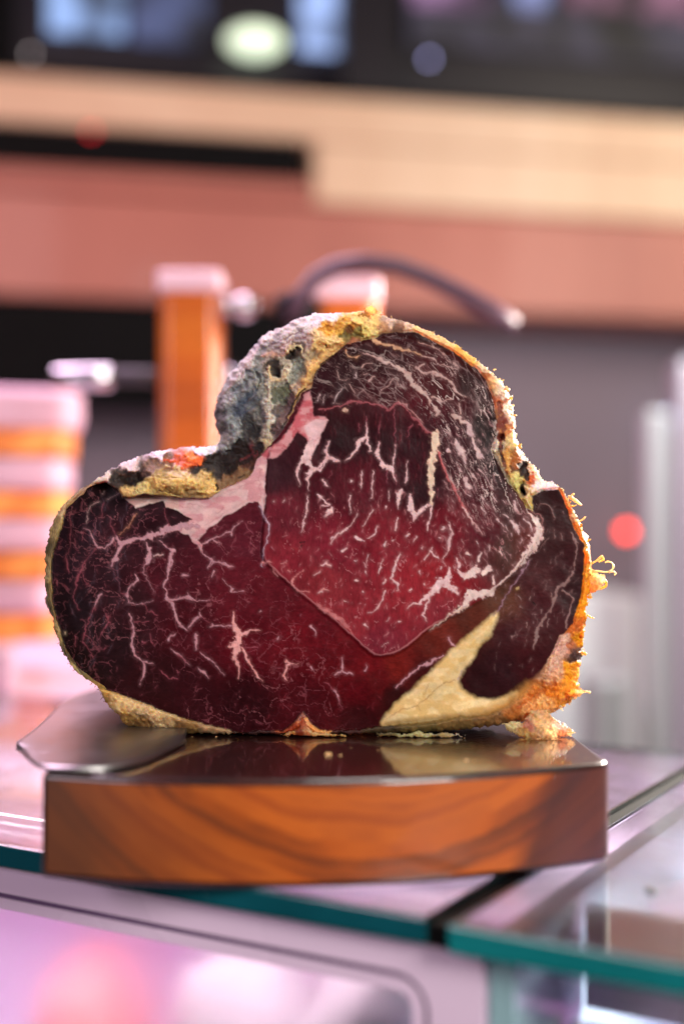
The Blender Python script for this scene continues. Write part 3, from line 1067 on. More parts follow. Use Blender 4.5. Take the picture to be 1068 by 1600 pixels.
# ---- lean colours, with the dark shading of the face put in
LEAN = [(100, 880, (40, 28, 38)), (110, 950, (32, 22, 28)), (120, 820, (36, 24, 34)), (150, 770, (34, 22, 28)), (150, 880, (46, 26, 34)), (200, 850, (52, 24, 32)),
        (200, 950, (48, 22, 28)), (170, 1010, (34, 20, 24)), (130, 1030, (28, 18, 20)), (240, 1060, (42, 16, 20)), (260, 900, (72, 22, 34)), (300, 980, (72, 20, 30)),
        (300, 1080, (46, 14, 20)), (380, 900, (88, 26, 38)), (380, 1000, (84, 18, 30)), (380, 1100, (44, 12, 18)), (480, 1000, (100, 20, 32)), (480, 1100, (64, 14, 22)),
        (560, 1080, (86, 14, 24)), (560, 1120, (50, 14, 18)), (340, 840, (80, 30, 42)), (240, 800, (46, 22, 30)), (280, 790, (44, 22, 30)), (220, 770, (36, 22, 28)),
        (395, 850, (84, 28, 42)), (430, 740, (60, 26, 34)), (450, 800, (106, 32, 44)), (440, 870, (132, 36, 48)), (500, 760, (78, 22, 32)), (520, 680, (44, 18, 24)),
        (580, 680, (44, 16, 22)), (640, 680, (50, 16, 24)), (560, 760, (88, 22, 34)), (640, 740, (60, 16, 26)), (660, 760, (46, 18, 24)), (600, 840, (124, 30, 42)),
        (520, 850, (122, 32, 46)), (500, 920, (142, 44, 52)), (560, 970, (142, 40, 50)), (590, 1010, (128, 40, 54)), (640, 930, (144, 36, 46)), (680, 960, (132, 40, 50)),
        (700, 820, (108, 24, 36)), (760, 830, (92, 28, 38)), (740, 760, (74, 26, 34)), (700, 700, (62, 22, 30)), (800, 850, (84, 52, 46)), (810, 800, (70, 44, 44)),
        (680, 910, (144, 34, 42)), (520, 600, (34, 18, 24)), (540, 570, (34, 20, 24)), (600, 560, (38, 20, 24)), (600, 620, (50, 22, 30)), (680, 540, (36, 18, 20)),
        (680, 600, (54, 26, 30)), (740, 600, (34, 22, 24)), (760, 660, (34, 26, 26)), (720, 650, (52, 26, 32)), (770, 730, (50, 32, 34)), (660, 640, (64, 22, 32)),
        (620, 1045, (112, 34, 30)), (690, 1000, (104, 42, 32)), (740, 966, (86, 46, 34)), (780, 935, (82, 54, 38)), (620, 1090, (54, 18, 20)), (660, 1060, (66, 24, 24)),
        (590, 1060, (94, 20, 26)), (800, 1000, (56, 27, 31)), (780, 1050, (46, 21, 27)), (840, 1040, (46, 21, 25)), (850, 950, (50, 29, 33)), (830, 900, (54, 35, 37)),
        (860, 850, (44, 29, 31)), (860, 790, (36, 23, 25)), (890, 880, (46, 27, 31)), (895, 930, (38, 23, 27)), (760, 1060, (42, 19, 23)), (420, 920, (90, 24, 36)),
        (500, 970, (92, 20, 32)), (545, 1010, (98, 20, 30)), (575, 1035, (104, 22, 30))]
# inside / outside of the proud muscle do not bleed into each other
lean_in = idw(Uw, Vw, [p for p in LEAN if poly_sd(np.array([float(p[0])]), np.array([float(p[1])]), C_POLY)[0] > 0], 4.0)
lean_out = idw(Uw, Vw, [p for p in LEAN if poly_sd(np.array([float(p[0])]), np.array([float(p[1])]), C_POLY)[0] <= 0], 4.0)
mC = sstep(sdC / 2.0 + 0.5)[..., None]
col = lean_out * (1 - mC) + lean_in * mC
col = col * (1.0 + 0.30 * fbm(U / 60, V / 60, 5, 3) + 0.22 * fbm(U / 9, V / 9, 8, 3))[..., None]
# fibre grain
gr = vnoise(U / 1.7 + 3 * wx, V / 6.0, 91) - 0.5
gr2 = vnoise(U / 5.0, V / 1.8 + 3 * wy, 92) - 0.5
inC_ = mC[..., 0]
col = col * (1 + 0.34 * (gr * inC_ + gr2 * (1 - inC_)))[..., None]
wU = (sstep((U - 470) / 30) * sstep((700 - V) / 90) + sstep((U - 790) / 40) * sstep((V - 740) / 30)).clip(0, 1)[..., None]
wC = mC * (1 - wU)
col = col * (np.array([0.98, 0.68, 0.68]) * (1 - wU - wC).clip(0, 1) + np.array([1.45, 0.70, 0.72]) * wU + np.array([0.86, 0.82, 0.84]) * wC)
col = np.clip(col, 0.0015, 1)
fat = np.zeros(U.shape)


def blend(mask, rgb, f=None):
    global col, fat
    c = lin(rgb)
    col = col * (1 - mask[..., None]) + c * mask[..., None]
    if f is not None:
        fat = np.maximum(fat, mask * f)


# ---- fine marbling nets
reg_left = sstep((-sdC) / 6) * sstep((560 - U) / 60)
e1, cid = voronoi_edge(Uw / 30 + 0.5 * wx, Vw / 24 + 0.5 * wy, 4)
net = sstep((0.060 - e1) / 0.05) * sstep((fbm(U / 45, V / 45, 33, 3) + 0.12) * 3)
blend(net * reg_left * 0.30, (168, 92, 104), 0.4)
e1b, _ = voronoi_edge(Uw / 15, Vw / 13, 14)
blend(sstep((0.10 - e1b) / 0.09) * reg_left * 0.08 * sstep((fbm(U / 30, V / 30, 35, 2) + 0.1) * 3), (150, 76, 90))
reg_up = sstep((-poly_sd(U, V, [(400, 1200), (480, 640), (510, 628), (560, 626), (600, 640), (640, 632), (676, 676), (690, 760), (760, 840), (840, 850), (840, 1200)])) / 8) * sstep((U - 470) / 30) * sstep((850 - U) / 30) * sstep((830 - V) / 60)
ang = math.radians(35) + np.clip((U - 640) / 160, -0.3, 1) * math.radians(28)
ca_, sa_ = np.cos(ang), np.sin(ang)
al = (U - 620) * ca_ + (V - 560) * sa_
ac = -(U - 620) * sa_ + (V - 560) * ca_
e2, _ = voronoi_edge(al / 26 + 0.25 * wx, ac / 11 + 0.3 * wy, 24)
blend(sstep((0.13 - e2) / 0.10) * reg_up * sstep((fbm(U / 34, V / 34, 43, 3) + 0.10) * 2.4) * 0.30, (182, 152, 150), 0.5)
e3, _ = voronoi_edge(al / 14, ac / 7, 27)
rdg = 1 - np.abs(fbm(al / 46 + 0.6 * wx, ac / 10 + 0.5 * wy, 201, 3)) * 2.2
rdg2 = 1 - np.abs(fbm(al / 24 + 0.6 * wx, ac / 6 + 0.5 * wy, 207, 3)) * 2.2
rgt = 0.35 + 0.65 * sstep((U - 600) / 90)
blend(sstep((rdg - 0.83) / 0.10) * reg_up * rgt * sstep(fbm(U / 28, V / 28, 209, 2) * 2.2 + 0.55) * 0.92, (204, 178, 172), 0.6)
blend(sstep((rdg2 - 0.88) / 0.10) * reg_up * rgt * sstep(fbm(U / 22, V / 22, 211, 2) * 2.2 + 0.35) * 0.7, (186, 156, 152), 0.5)
blend(sstep((0.12 - e3) / 0.1) * reg_up * 0.10 * sstep((fbm(U / 20, V / 20, 47, 2)) * 3), (190, 160, 158), 0.4)

rl = 1 - np.abs(fbm(Uw / 24 + 0.3 * wx, Vw / 24, 401, 4)) * 2.4
blend(sstep((rl - 0.90) / 0.08) * reg_left * sstep(fbm(U / 40, V / 40, 403, 2) * 2.5 + 0.35) * 0.34, (186, 112, 120), 0.4)
rl2 = 1 - np.abs(fbm(Uw / 15, Vw / 30, 411, 3)) * 2.4
blend(sstep((rl2 - 0.92) / 0.06) * sstep(sdC / 6) * sstep((V - 760) / 60) * sstep(fbm(U / 16, V / 16, 413, 2) * 3 - 0.1) * 0.5, (200, 128, 132), 0.4)

# ---- traced fat: polygons
def pg(tile, pts):
    return [T(tile, *p) for p in pts]


def fatpoly(P, rgb, soft=2.0, amp=1.0, f=1.0, tint=None):
    P = np.array(P)
    x0, x1 = P[:, 0].min() - 14, P[:, 0].max() + 14
    y0, y1 = P[:, 1].min() - 14, P[:, 1].max() + 14
    i0, i1 = np.searchsorted(gv, [y0, y1])
    j0, j1 = np.searchsorted(gu, [x0, x1])
    sl = (slice(i0, i1), slice(j0, j1))
    sd = poly_sd(U[sl] + amp * (2.0 * wx[sl] + 1.8 * fx_[sl]), V[sl] + amp * (2.0 * wy[sl] + 1.8 * fy_[sl]), P)
    m = sstep(sd / soft + 0.5)
    c = lin(rgb) * (1 + 0.16 * fbm(U[sl] / 8, V[sl] / 8, 61, 3) + 0.24 * fbm(U[sl] / 34, V[sl] / 22, 62, 3))[..., None]
    if tint is not None:
        w = sstep(fbm(U[sl] / 16 + wx[sl], V[sl] / 10, 63, 3) * 1.6 + 0.45)[..., None] * 0.8
        c = c * (1 - w) + lin(tint) * w
    col[sl] = col[sl] * (1 - m[..., None]) + np.clip(c, 0, 1) * m[..., None]
    fat[sl] = np.maximum(fat[sl] * (1 if f > 0 else 1), m * f)


fatpoly(pg('A', [(480, 290), (530, 310), (560, 370), (600, 400), (660, 445), (700, 432), (740, 410), (800, 405), (830, 400), (850, 440), (930, 460), (990, 490), (1030, 522),
                 (1068, 545), (1068, 330), (900, 340), (800, 310), (700, 330), (600, 350), (540, 290)]), (222, 196, 186), 2.5, 1, 1, (206, 160, 152))
fatpoly(pg('B', [(0, 360), (180, 370), (260, 320), (370, 280), (470, 230), (500, 170), (515, 110), (560, 90), (590, 130), (580, 200), (570, 300), (580, 370), (570, 430),
                 (560, 480), (545, 440), (530, 405), (470, 405), (370, 470), (300, 500), (200, 580), (120, 660), (150, 690), (140, 740), (120, 690), (90, 670), (60, 620), (0, 600),
                 (0, 560), (90, 520), (0, 460)]), (220, 182, 180), 2.5, 1, 1, (206, 142, 148))
fatpoly(pg('E', [(380, 1020), (480, 950), (540, 880), (590, 800), (640, 700), (670, 620), (700, 600), (720, 700), (730, 770), (800, 770), (820, 800), (790, 860), (760, 930),
                 (730, 1000), (710, 1040), (660, 1040), (690, 940), (660, 900), (620, 870), (560, 960), (490, 1040), (430, 1060), (390, 1060)]), (186, 92, 100), 4, 1, 0.8, (214, 158, 160))
fatpoly(pg('E', [(660, 830), (740, 790), (815, 800), (790, 860), (760, 930), (720, 1030), (670, 1030), (690, 930)]), (222, 182, 184), 5, 1, 1.0)
YEL = pg('L', [(800, 0), (880, -70), (930, -105), (925, -50), (905, 0), (880, 70), (810, 115), (770, 200), (700, 285), (652, 370), (700, 430), (780, 470), (870, 480), (960, 470), (1030, 440), (1068, 420),
               (1100, 560), (900, 640), (700, 640), (500, 650), (280, 670), (180, 670), (140, 640), (250, 510), (380, 395), (500, 280), (600, 170), (700, 80)])
YEL = chaikin(YEL, 2)
fatpoly(YEL, (236, 208, 154), 9.0, 1.1, 1.0, (222, 184, 116))
fatpoly(pg('L', [(1000, 470), (1068, 425), (1130, 380), (1180, 420), (1100, 560), (900, 640), (500, 660), (560, 600), (800, 560)]), (190, 140, 74), 22, 1, 0.9)
fatpoly(pg('L', [(180, 645), (420, 615), (620, 590), (780, 590), (960, 560), (900, 680), (200, 700)]), (128, 100, 54), 16, 1, 0.7)

# ---- traced fat: strokes (x, y, width) in tile pixels

W_, P_, CR, TA, GT, LV, DK, RP = (224, 190, 190), (176, 104, 108), (228, 208, 194), (200, 160, 126), (140, 112, 108), (150, 120, 132), (8, 5, 5), (196, 92, 100)
DP = (196, 150, 158)
MT = (150, 82, 94)
STROKES = []


def st(tile, c, *lines, a=1.0):
    for ln in lines:
        STROKES.append((tile, c, ln, a))


st('A', DP, [(520, 640, 20), (545, 690, 45), (640, 655, 35), (760, 630, 60), (860, 590, 70), (960, 570, 60), (1060, 560, 110)], [(545, 690, 40), (510, 770, 30), (480, 835, 12)],
   [(720, 680, 20), (740, 720, 30), (735, 780, 55), (710, 815, 20)], [(800, 660, 12), (860, 710, 18), (890, 730, 45), (880, 770, 30), (900, 800, 25), (870, 845, 20)],
   [(500, 650, 20), (440, 710, 18), (390, 700, 18), (350, 590, 8), (310, 580, 5)])
st('A', MT, [(520, 640, 15), (490, 560, 8), (480, 500, 5)], [(390, 700, 8), (330, 760, 6), (290, 830, 5)], [(215, 480, 7), (218, 540, 7), (210, 620, 10), (215, 700, 7), (180, 780, 8), (200, 850, 14)],
   [(430, 400, 6), (425, 450, 6), (430, 520, 4)], [(840, 450, 8), (850, 500, 8), (865, 560, 8)], [(310, 600, 6), (290, 660, 8)], [(240, 650, 4), (255, 720, 4)], [(150, 660, 4), (130, 720, 6)], a=.8)
st('A', (210, 180, 176), [(330, 470, 8), (320, 545, 7)], [(770, 770, 20), (825, 752, 12)], [(440, 330, 4), (425, 350, 4)], [(400, 400, 4), (350, 430, 5), (335, 470, 5)], [(540, 340, 5), (460, 380, 4)])
st('A', (190, 136, 110), [(540, 625, 6), (600, 570, 8), (650, 495, 8), (662, 478, 4)])
st('B', W_, [(880, 0, 60), (850, 100, 70), (800, 150, 30), (785, 220, 20), (800, 290, 8)], [(850, 130, 50), (890, 170, 40), (940, 190, 35), (980, 110, 30), (985, 0, 25)],
   [(890, 190, 40), (850, 250, 20), (865, 330, 5)], [(980, 110, 25), (1068, 125, 30)], [(855, 370, 15), (850, 450, 25), (820, 570, 25), (810, 610, 8)], [(960, 260, 15), (985, 295, 20)],
   [(925, 350, 6), (955, 370, 25), (940, 395, 8)], [(960, 430, 10), (995, 420, 25)], [(1010, 470, 45), (970, 510, 12)], [(1068, 610, 10), (1015, 650, 18), (1010, 680, 8)],
   [(700, 385, 12), (690, 400, 8)], [(635, 400, 8), (640, 405, 6)], [(940, 830, 15), (975, 810, 25), (1000, 830, 15)])
st('B', DP, [(130, 690, 22), (210, 655, 22), (280, 630, 10), (350, 600, 14), (370, 565, 10), (420, 530, 6)], [(350, 600, 12), (350, 630, 14)], [(210, 655, 12), (270, 685, 9)],
   [(130, 680, 25), (150, 740, 14), (220, 790, 18), (240, 800, 22), (330, 825, 12), (370, 830, 14)], [(220, 790, 14), (190, 840, 14)])
st('B', MT, [(470, 600, 14), (500, 625, 6)], [(470, 600, 8), (440, 550, 4)], [(470, 600, 10), (440, 625, 5)], [(475, 680, 9), (510, 710, 6)], [(470, 745, 12), (490, 725, 6)], [(300, 550, 5), (265, 590, 4)],
   [(620, 700, 14), (635, 720, 16)], [(600, 800, 20), (570, 820, 25)], [(690, 815, 14), (715, 805, 10)], [(860, 600, 4), (880, 575, 8)])
st('B', (186, 162, 176), [(545, 440, 30), (565, 500, 25), (600, 560, 25), (590, 650, 15), (565, 740, 14), (555, 830, 14)])
st('C', DP, [(480, 60, 20), (510, 10, 40), (525, 0, 30)], [(740, 20, 50), (700, 50, 15), (690, 80, 6), (720, 140, 3), (770, 235, 6)], [(650, 115, 15), (665, 160, 24), (620, 200, 7), (590, 250, 25), (600, 310, 14), (650, 320, 6), (700, 310, 9), (760, 285, 11)],
   [(885, 0, 25), (875, 60, 22), (865, 130, 22), (840, 190, 24), (860, 280, 35), (890, 310, 38), (930, 430, 28), (990, 485, 14)], [(860, 285, 30), (930, 285, 20), (1000, 270, 25), (1015, 290, 20)], [(1000, 240, 10), (1005, 275, 20)],
   [(1068, 395, 10), (1030, 440, 20), (1010, 475, 8)], [(965, 128, 25), (1000, 128, 8)], [(610, 385, 18), (625, 450, 12), (635, 520, 22), (620, 560, 20), (635, 660, 24), (700, 700, 25), (760, 720, 8)],
   [(700, 700, 25), (705, 770, 22), (680, 850, 20)], [(870, 555, 32), (910, 510, 6)], [(890, 620, 8), (940, 650, 16), (1010, 720, 6)], [(1060, 520, 25), (1055, 600, 25)], [(420, 245, 25), (385, 310, 16), (375, 335, 6)])
st('C', MT, [(185, 20, 10), (195, 80, 25), (210, 100, 12)], [(310, 20, 6), (270, 95, 20), (250, 180, 9), (230, 270, 6), (275, 355, 7)], [(270, 95, 8), (290, 110, 14), (325, 185, 5)], [(590, 250, 10), (550, 245, 5)], [(700, 310, 5), (730, 360, 6), (795, 390, 18)],
   [(375, 335, 7), (350, 400, 8), (320, 460, 9), (300, 570, 6), (370, 670, 4)], [(455, 380, 10), (475, 435, 14), (430, 510, 5), (400, 560, 4)], [(640, 440, 9), (740, 432, 6)], [(810, 760, 7), (870, 810, 20), (930, 815, 20)], [(930, 775, 12), (920, 760, 6)],
   [(310, 520, 5), (370, 570, 4)], [(180, 190, 5), (200, 215, 5)], [(125, 150, 14), (130, 200, 8)], [(245, 525, 9), (255, 595, 7)], [(430, 610, 14), (445, 605, 6)], [(690, 565, 10), (715, 575, 8)], [(740, 515, 8), (765, 580, 10)])
st('D', DP, [(200, 10, 14), (235, 35, 22), (200, 70, 14)], [(235, 35, 14), (320, 45, 8), (350, 62, 16)], [(240, 105, 20), (215, 135, 14)], [(40, 127, 22), (20, 127, 10)], [(355, 215, 28), (345, 235, 18), (430, 228, 16)], [(355, 215, 10), (320, 180, 5), (295, 150, 9)],
   [(0, 270, 12), (65, 265, 30), (90, 290, 12), (200, 292, 16)], [(140, 370, 14), (145, 395, 20), (95, 430, 14), (75, 465, 12)], [(0, 455, 20), (45, 480, 14)],
   [(355, 460, 18), (290, 460, 16), (230, 458, 20), (210, 465, 10)], [(120, 510, 10), (120, 570, 26), (110, 620, 15)], [(145, 635, 12), (220, 710, 14), (300, 790, 5)], [(130, 745, 8), (155, 765, 24), (200, 820, 5)],
   [(660, 530, 12), (660, 555, 22)], [(880, 460, 25), (900, 490, 18), (910, 530, 5)], [(540, 365, 18), (535, 372, 10)])
st('D', (226, 166, 162), [(355, 365, 22), (355, 420, 26), (370, 470, 42), (405, 520, 62), (385, 590, 82), (370, 670, 46), (400, 740, 25), (390, 810, 18)], [(420, 520, 40), (480, 490, 22), (535, 490, 18)], [(330, 600, 25), (385, 590, 40)],
   [(420, 610, 30), (450, 670, 22), (490, 730, 22), (520, 800, 25), (560, 835, 6)], [(715, 700, 25), (735, 710, 26), (700, 770, 24), (690, 795, 26), (715, 825, 22)], [(735, 710, 12), (790, 720, 6)])
st('D', MT, [(200, 292, 7), (280, 290, 8), (290, 320, 6)], [(140, 395, 7), (210, 440, 5)], [(430, 610, 8), (525, 608, 18)], [(0, 655, 14), (60, 710, 6)], [(730, 380, 10), (735, 390, 8)], [(815, 390, 12), (820, 385, 8)], [(875, 740, 22), (890, 750, 12)],
   [(640, 740, 6), (690, 750, 4)], [(480, 545, 5), (540, 590, 5)], [(540, 190, 4), (560, 200, 3)], [(400, 345, 8), (398, 350, 6)])
st('D', (210, 142, 140), [(760, 140, 20), (745, 185, 25), (790, 230, 20), (860, 240, 15)], [(760, 140, 8), (825, 95, 6)], [(560, 30, 30), (620, 40, 8)], [(620, 90, 20), (660, 130, 8)], [(680, 55, 12), (715, 40, 8)], [(728, 95, 20), (735, 100, 12)],
   [(940, 60, 18), (980, 40, 25), (995, 55, 15)], [(890, 125, 6), (940, 95, 5)], [(930, 240, 14), (965, 215, 20), (1000, 225, 6)])
st('D', (200, 120, 118), [(900, 320, 25), (980, 360, 34), (1050, 410, 40), (1068, 430, 30)], a=.6)
st('J', (206, 130, 130), [(60, 480, 30), (150, 550, 50), (220, 590, 40), (300, 690, 26)], a=.55)
st('N', DP, [(850, 90, 6), (850, 160, 16), (815, 185, 16)], [(850, 165, 14), (905, 175, 14)], [(975, 130, 8), (965, 160, 14)], [(805, 260, 10), (825, 300, 22), (835, 330, 8)], [(690, 145, 16), (695, 155, 10)])
st('N', MT, [(760, 220, 6), (805, 260, 10)], [(825, 300, 10), (850, 360, 5)], [(400, 430, 6), (430, 440, 4)], [(660, 105, 7), (670, 100, 5)])
st('F', TA, [(440, 130, 40), (490, 165, 30), (560, 170, 35), (640, 195, 35), (720, 215, 25), (760, 240, 12)], [(250, 200, 14), (270, 235, 16), (330, 250, 22), (350, 240, 12)])
st('F', (196, 168, 160), [(370, 215, 9), (440, 240, 14), (500, 270, 28), (560, 295, 35), (620, 330, 40), (670, 370, 45), (700, 420, 50), (760, 470, 45), (800, 510, 35), (820, 540, 30), (820, 570, 20)],
   [(720, 320, 25), (770, 355, 25), (850, 350, 30), (890, 370, 35), (940, 410, 35), (970, 440, 30), (1000, 490, 20), (1060, 520, 10)], [(720, 330, 15), (780, 300, 14)], [(830, 510, 20), (900, 540, 14), (960, 530, 10)], [(860, 600, 42), (870, 630, 22)],
   [(960, 630, 30), (1010, 660, 50), (1060, 690, 45)], [(1010, 560, 14), (1020, 620, 22)], [(480, 490, 8), (490, 460, 10), (540, 435, 8), (570, 390, 7), (610, 435, 6)], [(760, 240, 12), (850, 262, 12), (870, 290, 8), (930, 310, 10), (1000, 330, 10)],
   [(680, 300, 10), (700, 310, 6)], [(360, 320, 20), (375, 300, 14), (440, 290, 7)], [(370, 360, 8), (400, 362, 6)], [(200, 345, 5), (215, 400, 7), (280, 395, 6)], [(280, 430, 10), (320, 490, 6)], [(420, 410, 14), (450, 380, 14)],
   [(750, 150, 8), (880, 190, 7), (930, 260, 8), (1010, 320, 8)])
st('F', (214, 198, 196), [(80, 490, 6), (70, 540, 8)], [(225, 455, 8), (190, 510, 9), (170, 550, 6)], [(320, 350, 6), (335, 380, 6), (315, 388, 5)], [(115, 500, 4), (95, 560, 5)])
st('F', (150, 84, 90), [(80, 600, 20), (150, 590, 16), (230, 570, 26), (300, 540, 32), (400, 545, 24), (480, 570, 26), (540, 600, 26), (600, 550, 26), (650, 580, 24), (700, 640, 30), (760, 700, 30), (800, 750, 32), (840, 775, 40)])
st('F', (196, 150, 146), [(600, 545, 6), (660, 570, 8), (720, 630, 8), (770, 690, 9)])
st('F', MT, [(680, 720, 14), (700, 690, 10), (670, 780, 8)], [(390, 650, 8), (400, 700, 10), (395, 760, 14)], [(480, 680, 6), (475, 750, 8)], [(580, 600, 5), (583, 700, 6), (585, 850, 7)], [(340, 690, 5), (345, 740, 4)])
st('F', (204, 170, 150), [(243, 605, 34), (268, 605, 34)])
st('H', W_, [(395, 0, 7), (395, 100, 25), (345, 125, 40), (325, 190, 20), (270, 245, 25), (250, 260, 8)], [(400, 110, 25), (420, 190, 25)], [(140, 130, 20), (125, 200, 25), (140, 235, 15), (100, 260, 20), (60, 310, 35), (0, 340, 50)],
   [(140, 235, 15), (200, 245, 25), (215, 255, 10)], [(475, 130, 8), (460, 210, 40), (480, 250, 35), (510, 300, 40), (560, 310, 50), (570, 340, 30)], [(582, 150, 8), (575, 220, 14), (570, 290, 25)], [(570, 340, 20), (590, 390, 15)],
   [(610, 480, 50), (620, 460, 40), (605, 580, 10)], [(665, 260, 8), (655, 400, 20)], [(680, 480, 25), (690, 560, 40), (720, 620, 45), (710, 660, 20)], [(740, 600, 35), (790, 555, 25), (820, 530, 30)], [(825, 540, 30), (815, 640, 15), (800, 720, 32)],
   [(365, 330, 8), (360, 430, 14)], [(440, 330, 10), (430, 440, 12), (420, 500, 24)], [(545, 450, 8), (540, 520, 8)], [(525, 565, 18), (528, 575, 10)], [(120, 400, 24), (135, 420, 12)], [(290, 395, 18), (298, 398, 12)], [(90, 490, 22), (140, 545, 24)],
   [(155, 605, 26), (110, 630, 8)], [(290, 490, 20), (285, 530, 8), (290, 600, 16)], [(330, 610, 5), (290, 690, 12), (265, 720, 20), (200, 750, 8), (160, 800, 8)], [(435, 585, 10), (400, 650, 7), (370, 690, 24)], [(600, 640, 25), (590, 720, 14)],
   [(660, 760, 32), (672, 740, 14)], [(470, 690, 10), (450, 740, 20), (390, 770, 8)], [(330, 770, 36), (370, 800, 16)], [(515, 825, 32), (530, 800, 10)], [(572, 795, 18), (580, 790, 10)], [(940, 680, 25), (960, 740, 18), (930, 840, 20)], [(905, 705, 26), (900, 715, 14)],
   [(720, 760, 10), (705, 800, 5)], [(770, 835, 16), (775, 828, 8)], [(830, 845, 16), (835, 838, 8)], [(880, 770, 12), (884, 775, 8)], [(0, 560, 20), (0, 600, 18)])
st('H', (226, 200, 176), [(850, 90, 70), (850, 180, 65), (830, 250, 60), (820, 350, 50), (825, 450, 45), (825, 540, 35)])
st('H', (198, 110, 112), [(870, 200, 25), (900, 290, 18), (940, 370, 14), (990, 460, 14), (1040, 560, 18), (1068, 600, 14)])
st('H', (214, 184, 182), [(940, 190, 36), (950, 200, 20)], [(990, 140, 18), (1030, 200, 40), (1060, 270, 35)], [(1015, 320, 32), (1030, 330, 16)], [(1055, 380, 42), (1060, 420, 20)])
st('H', MT, [(870, 440, 9), (865, 500, 7)], [(530, 330, 7), (522, 410, 5)], [(495, 590, 6), (490, 610, 6)], [(585, 350, 7), (590, 420, 5)], [(160, 330, 4), (140, 370, 4)])
st('I', (208, 182, 180), [(140, 30, 20), (145, 45, 10)], [(50, 60, 14), (80, 75, 8)], [(130, 110, 10), (150, 160, 45), (180, 200, 45), (200, 280, 15)], [(210, 0, 35), (230, 70, 40), (260, 160, 35), (290, 220, 40), (320, 240, 20)], [(155, 310, 26), (175, 325, 12)],
   [(240, 350, 30), (270, 390, 12)], [(290, 310, 20), (330, 360, 10), (360, 410, 6)], [(195, 370, 15), (215, 430, 40), (240, 440, 25)], [(200, 470, 14), (235, 500, 8)], [(310, 432, 20), (325, 445, 12)], [(375, 425, 22), (390, 445, 12)], [(305, 500, 22), (320, 515, 12)], [(390, 505, 18), (402, 520, 10)],
   [(445, 520, 14), (455, 530, 8)], [(520, 530, 15), (530, 580, 36), (550, 600, 20)], [(300, 575, 20), (330, 605, 10)], [(385, 565, 12), (398, 580, 8)], [(455, 615, 14), (490, 640, 14)], [(405, 655, 30), (425, 670, 14)], [(440, 680, 12), (455, 700, 6)], [(500, 665, 25), (540, 690, 42), (560, 740, 25)],
   [(570, 780, 25), (560, 800, 12)], [(500, 735, 12), (510, 755, 6)], [(590, 640, 20), (630, 690, 20), (640, 730, 15)], [(90, 660, 8), (100, 720, 12), (80, 830, 20)], [(48, 695, 20), (50, 715, 10)], [(270, 800, 26), (282, 810, 12)], [(345, 830, 12), (350, 850, 10)], [(440, 840, 18), (436, 855, 10)],
   [(340, 540, 10), (355, 560, 6)], [(250, 545, 8), (270, 570, 5)], [(470, 690, 8), (480, 720, 5)])
st('I', (200, 112, 112), [(30, 250, 25), (70, 350, 14), (120, 450, 12), (180, 560, 14)])
st('I', (214, 176, 172), [(180, 560, 14), (215, 620, 30), (240, 660, 20), (310, 750, 8)])
st('I', (226, 204, 196), [(620, 605, 20), (670, 640, 50), (690, 690, 55), (680, 760, 70), (640, 830, 90)])
st('I', (170, 120, 116), [(640, 590, 7), (700, 620, 8), (715, 690, 8), (700, 780, 8), (660, 850, 8)], [(650, 700, 5), (650, 760, 6), (600, 830, 6)])
st('I', GT, [(690, 545, 9), (740, 550, 9), (770, 570, 9), (790, 640, 16)], [(840, 740, 6), (845, 790, 9)], [(900, 740, 20), (930, 790, 30), (950, 800, 20)], [(780, 720, 7), (790, 770, 5)], [(750, 770, 6), (700, 840, 6)])
st('J', W_, [(225, 130, 26), (260, 110, 8)], [(80, 230, 15), (120, 210, 26), (145, 230, 12)], [(40, 295, 7), (85, 270, 6)], [(375, 215, 20), (385, 240, 8), (410, 160, 8)], [(315, 195, 18), (325, 198, 10)], [(385, 265, 12), (388, 278, 8)], [(325, 325, 30), (338, 330, 16)],
   [(470, 275, 25), (490, 240, 20), (500, 185, 8)], [(625, 150, 12), (590, 210, 30), (575, 300, 30), (560, 320, 25), (600, 360, 25), (600, 395, 15)], [(515, 320, 22), (500, 345, 8)], [(520, 400, 12), (500, 450, 22), (460, 530, 14), (410, 545, 7)], [(680, 388, 18), (692, 382, 10)],
   [(370, 410, 16), (375, 415, 10)], [(100, 400, 14), (70, 415, 8)], [(120, 390, 10), (130, 395, 6)], [(380, 630, 26), (400, 645, 8)], [(530, 600, 7), (545, 580, 6)], [(610, 605, 18), (620, 600, 10)], [(490, 770, 6), (540, 740, 5)], [(240, 460, 10), (260, 465, 6)],
   [(1000, 260, 35), (1060, 310, 40)], [(820, 130, 25), (850, 165, 25), (880, 190, 10)], [(820, 130, 14), (780, 190, 10)], [(960, 20, 8), (940, 110, 25), (905, 180, 15)], [(950, 250, 15), (930, 330, 60), (880, 340, 60), (850, 400, 60), (800, 430, 50), (740, 490, 22), (690, 490, 14), (660, 520, 14)],
   [(980, 390, 50), (920, 350, 50)], [(980, 390, 40), (1000, 410, 30)], [(890, 240, 26), (885, 260, 14)], [(750, 265, 20), (752, 285, 10)], [(778, 350, 18), (785, 365, 8)], [(800, 440, 40), (795, 500, 30), (770, 560, 25), (790, 600, 15)], [(1000, 180, 22), (1010, 240, 30)])
st('J', CR, [(820, 655, 10), (900, 605, 22), (960, 550, 30), (1030, 515, 45), (1068, 492, 50)])
st('K', (226, 200, 194), [(0, 520, 20), (60, 430, 90), (120, 420, 70), (180, 420, 60), (230, 370, 30), (300, 310, 25), (370, 240, 40), (420, 180, 60), (460, 120, 70), (490, 60, 90), (510, 0, 80)], [(100, 250, 60), (60, 290, 60), (20, 320, 40)], [(120, 200, 30), (130, 150, 14)],
   [(150, 280, 50), (185, 255, 50)], [(260, 140, 30), (275, 170, 14)], [(180, 100, 16), (175, 130, 8)], [(45, 150, 32), (60, 160, 16)], [(210, 300, 30), (215, 350, 25)])
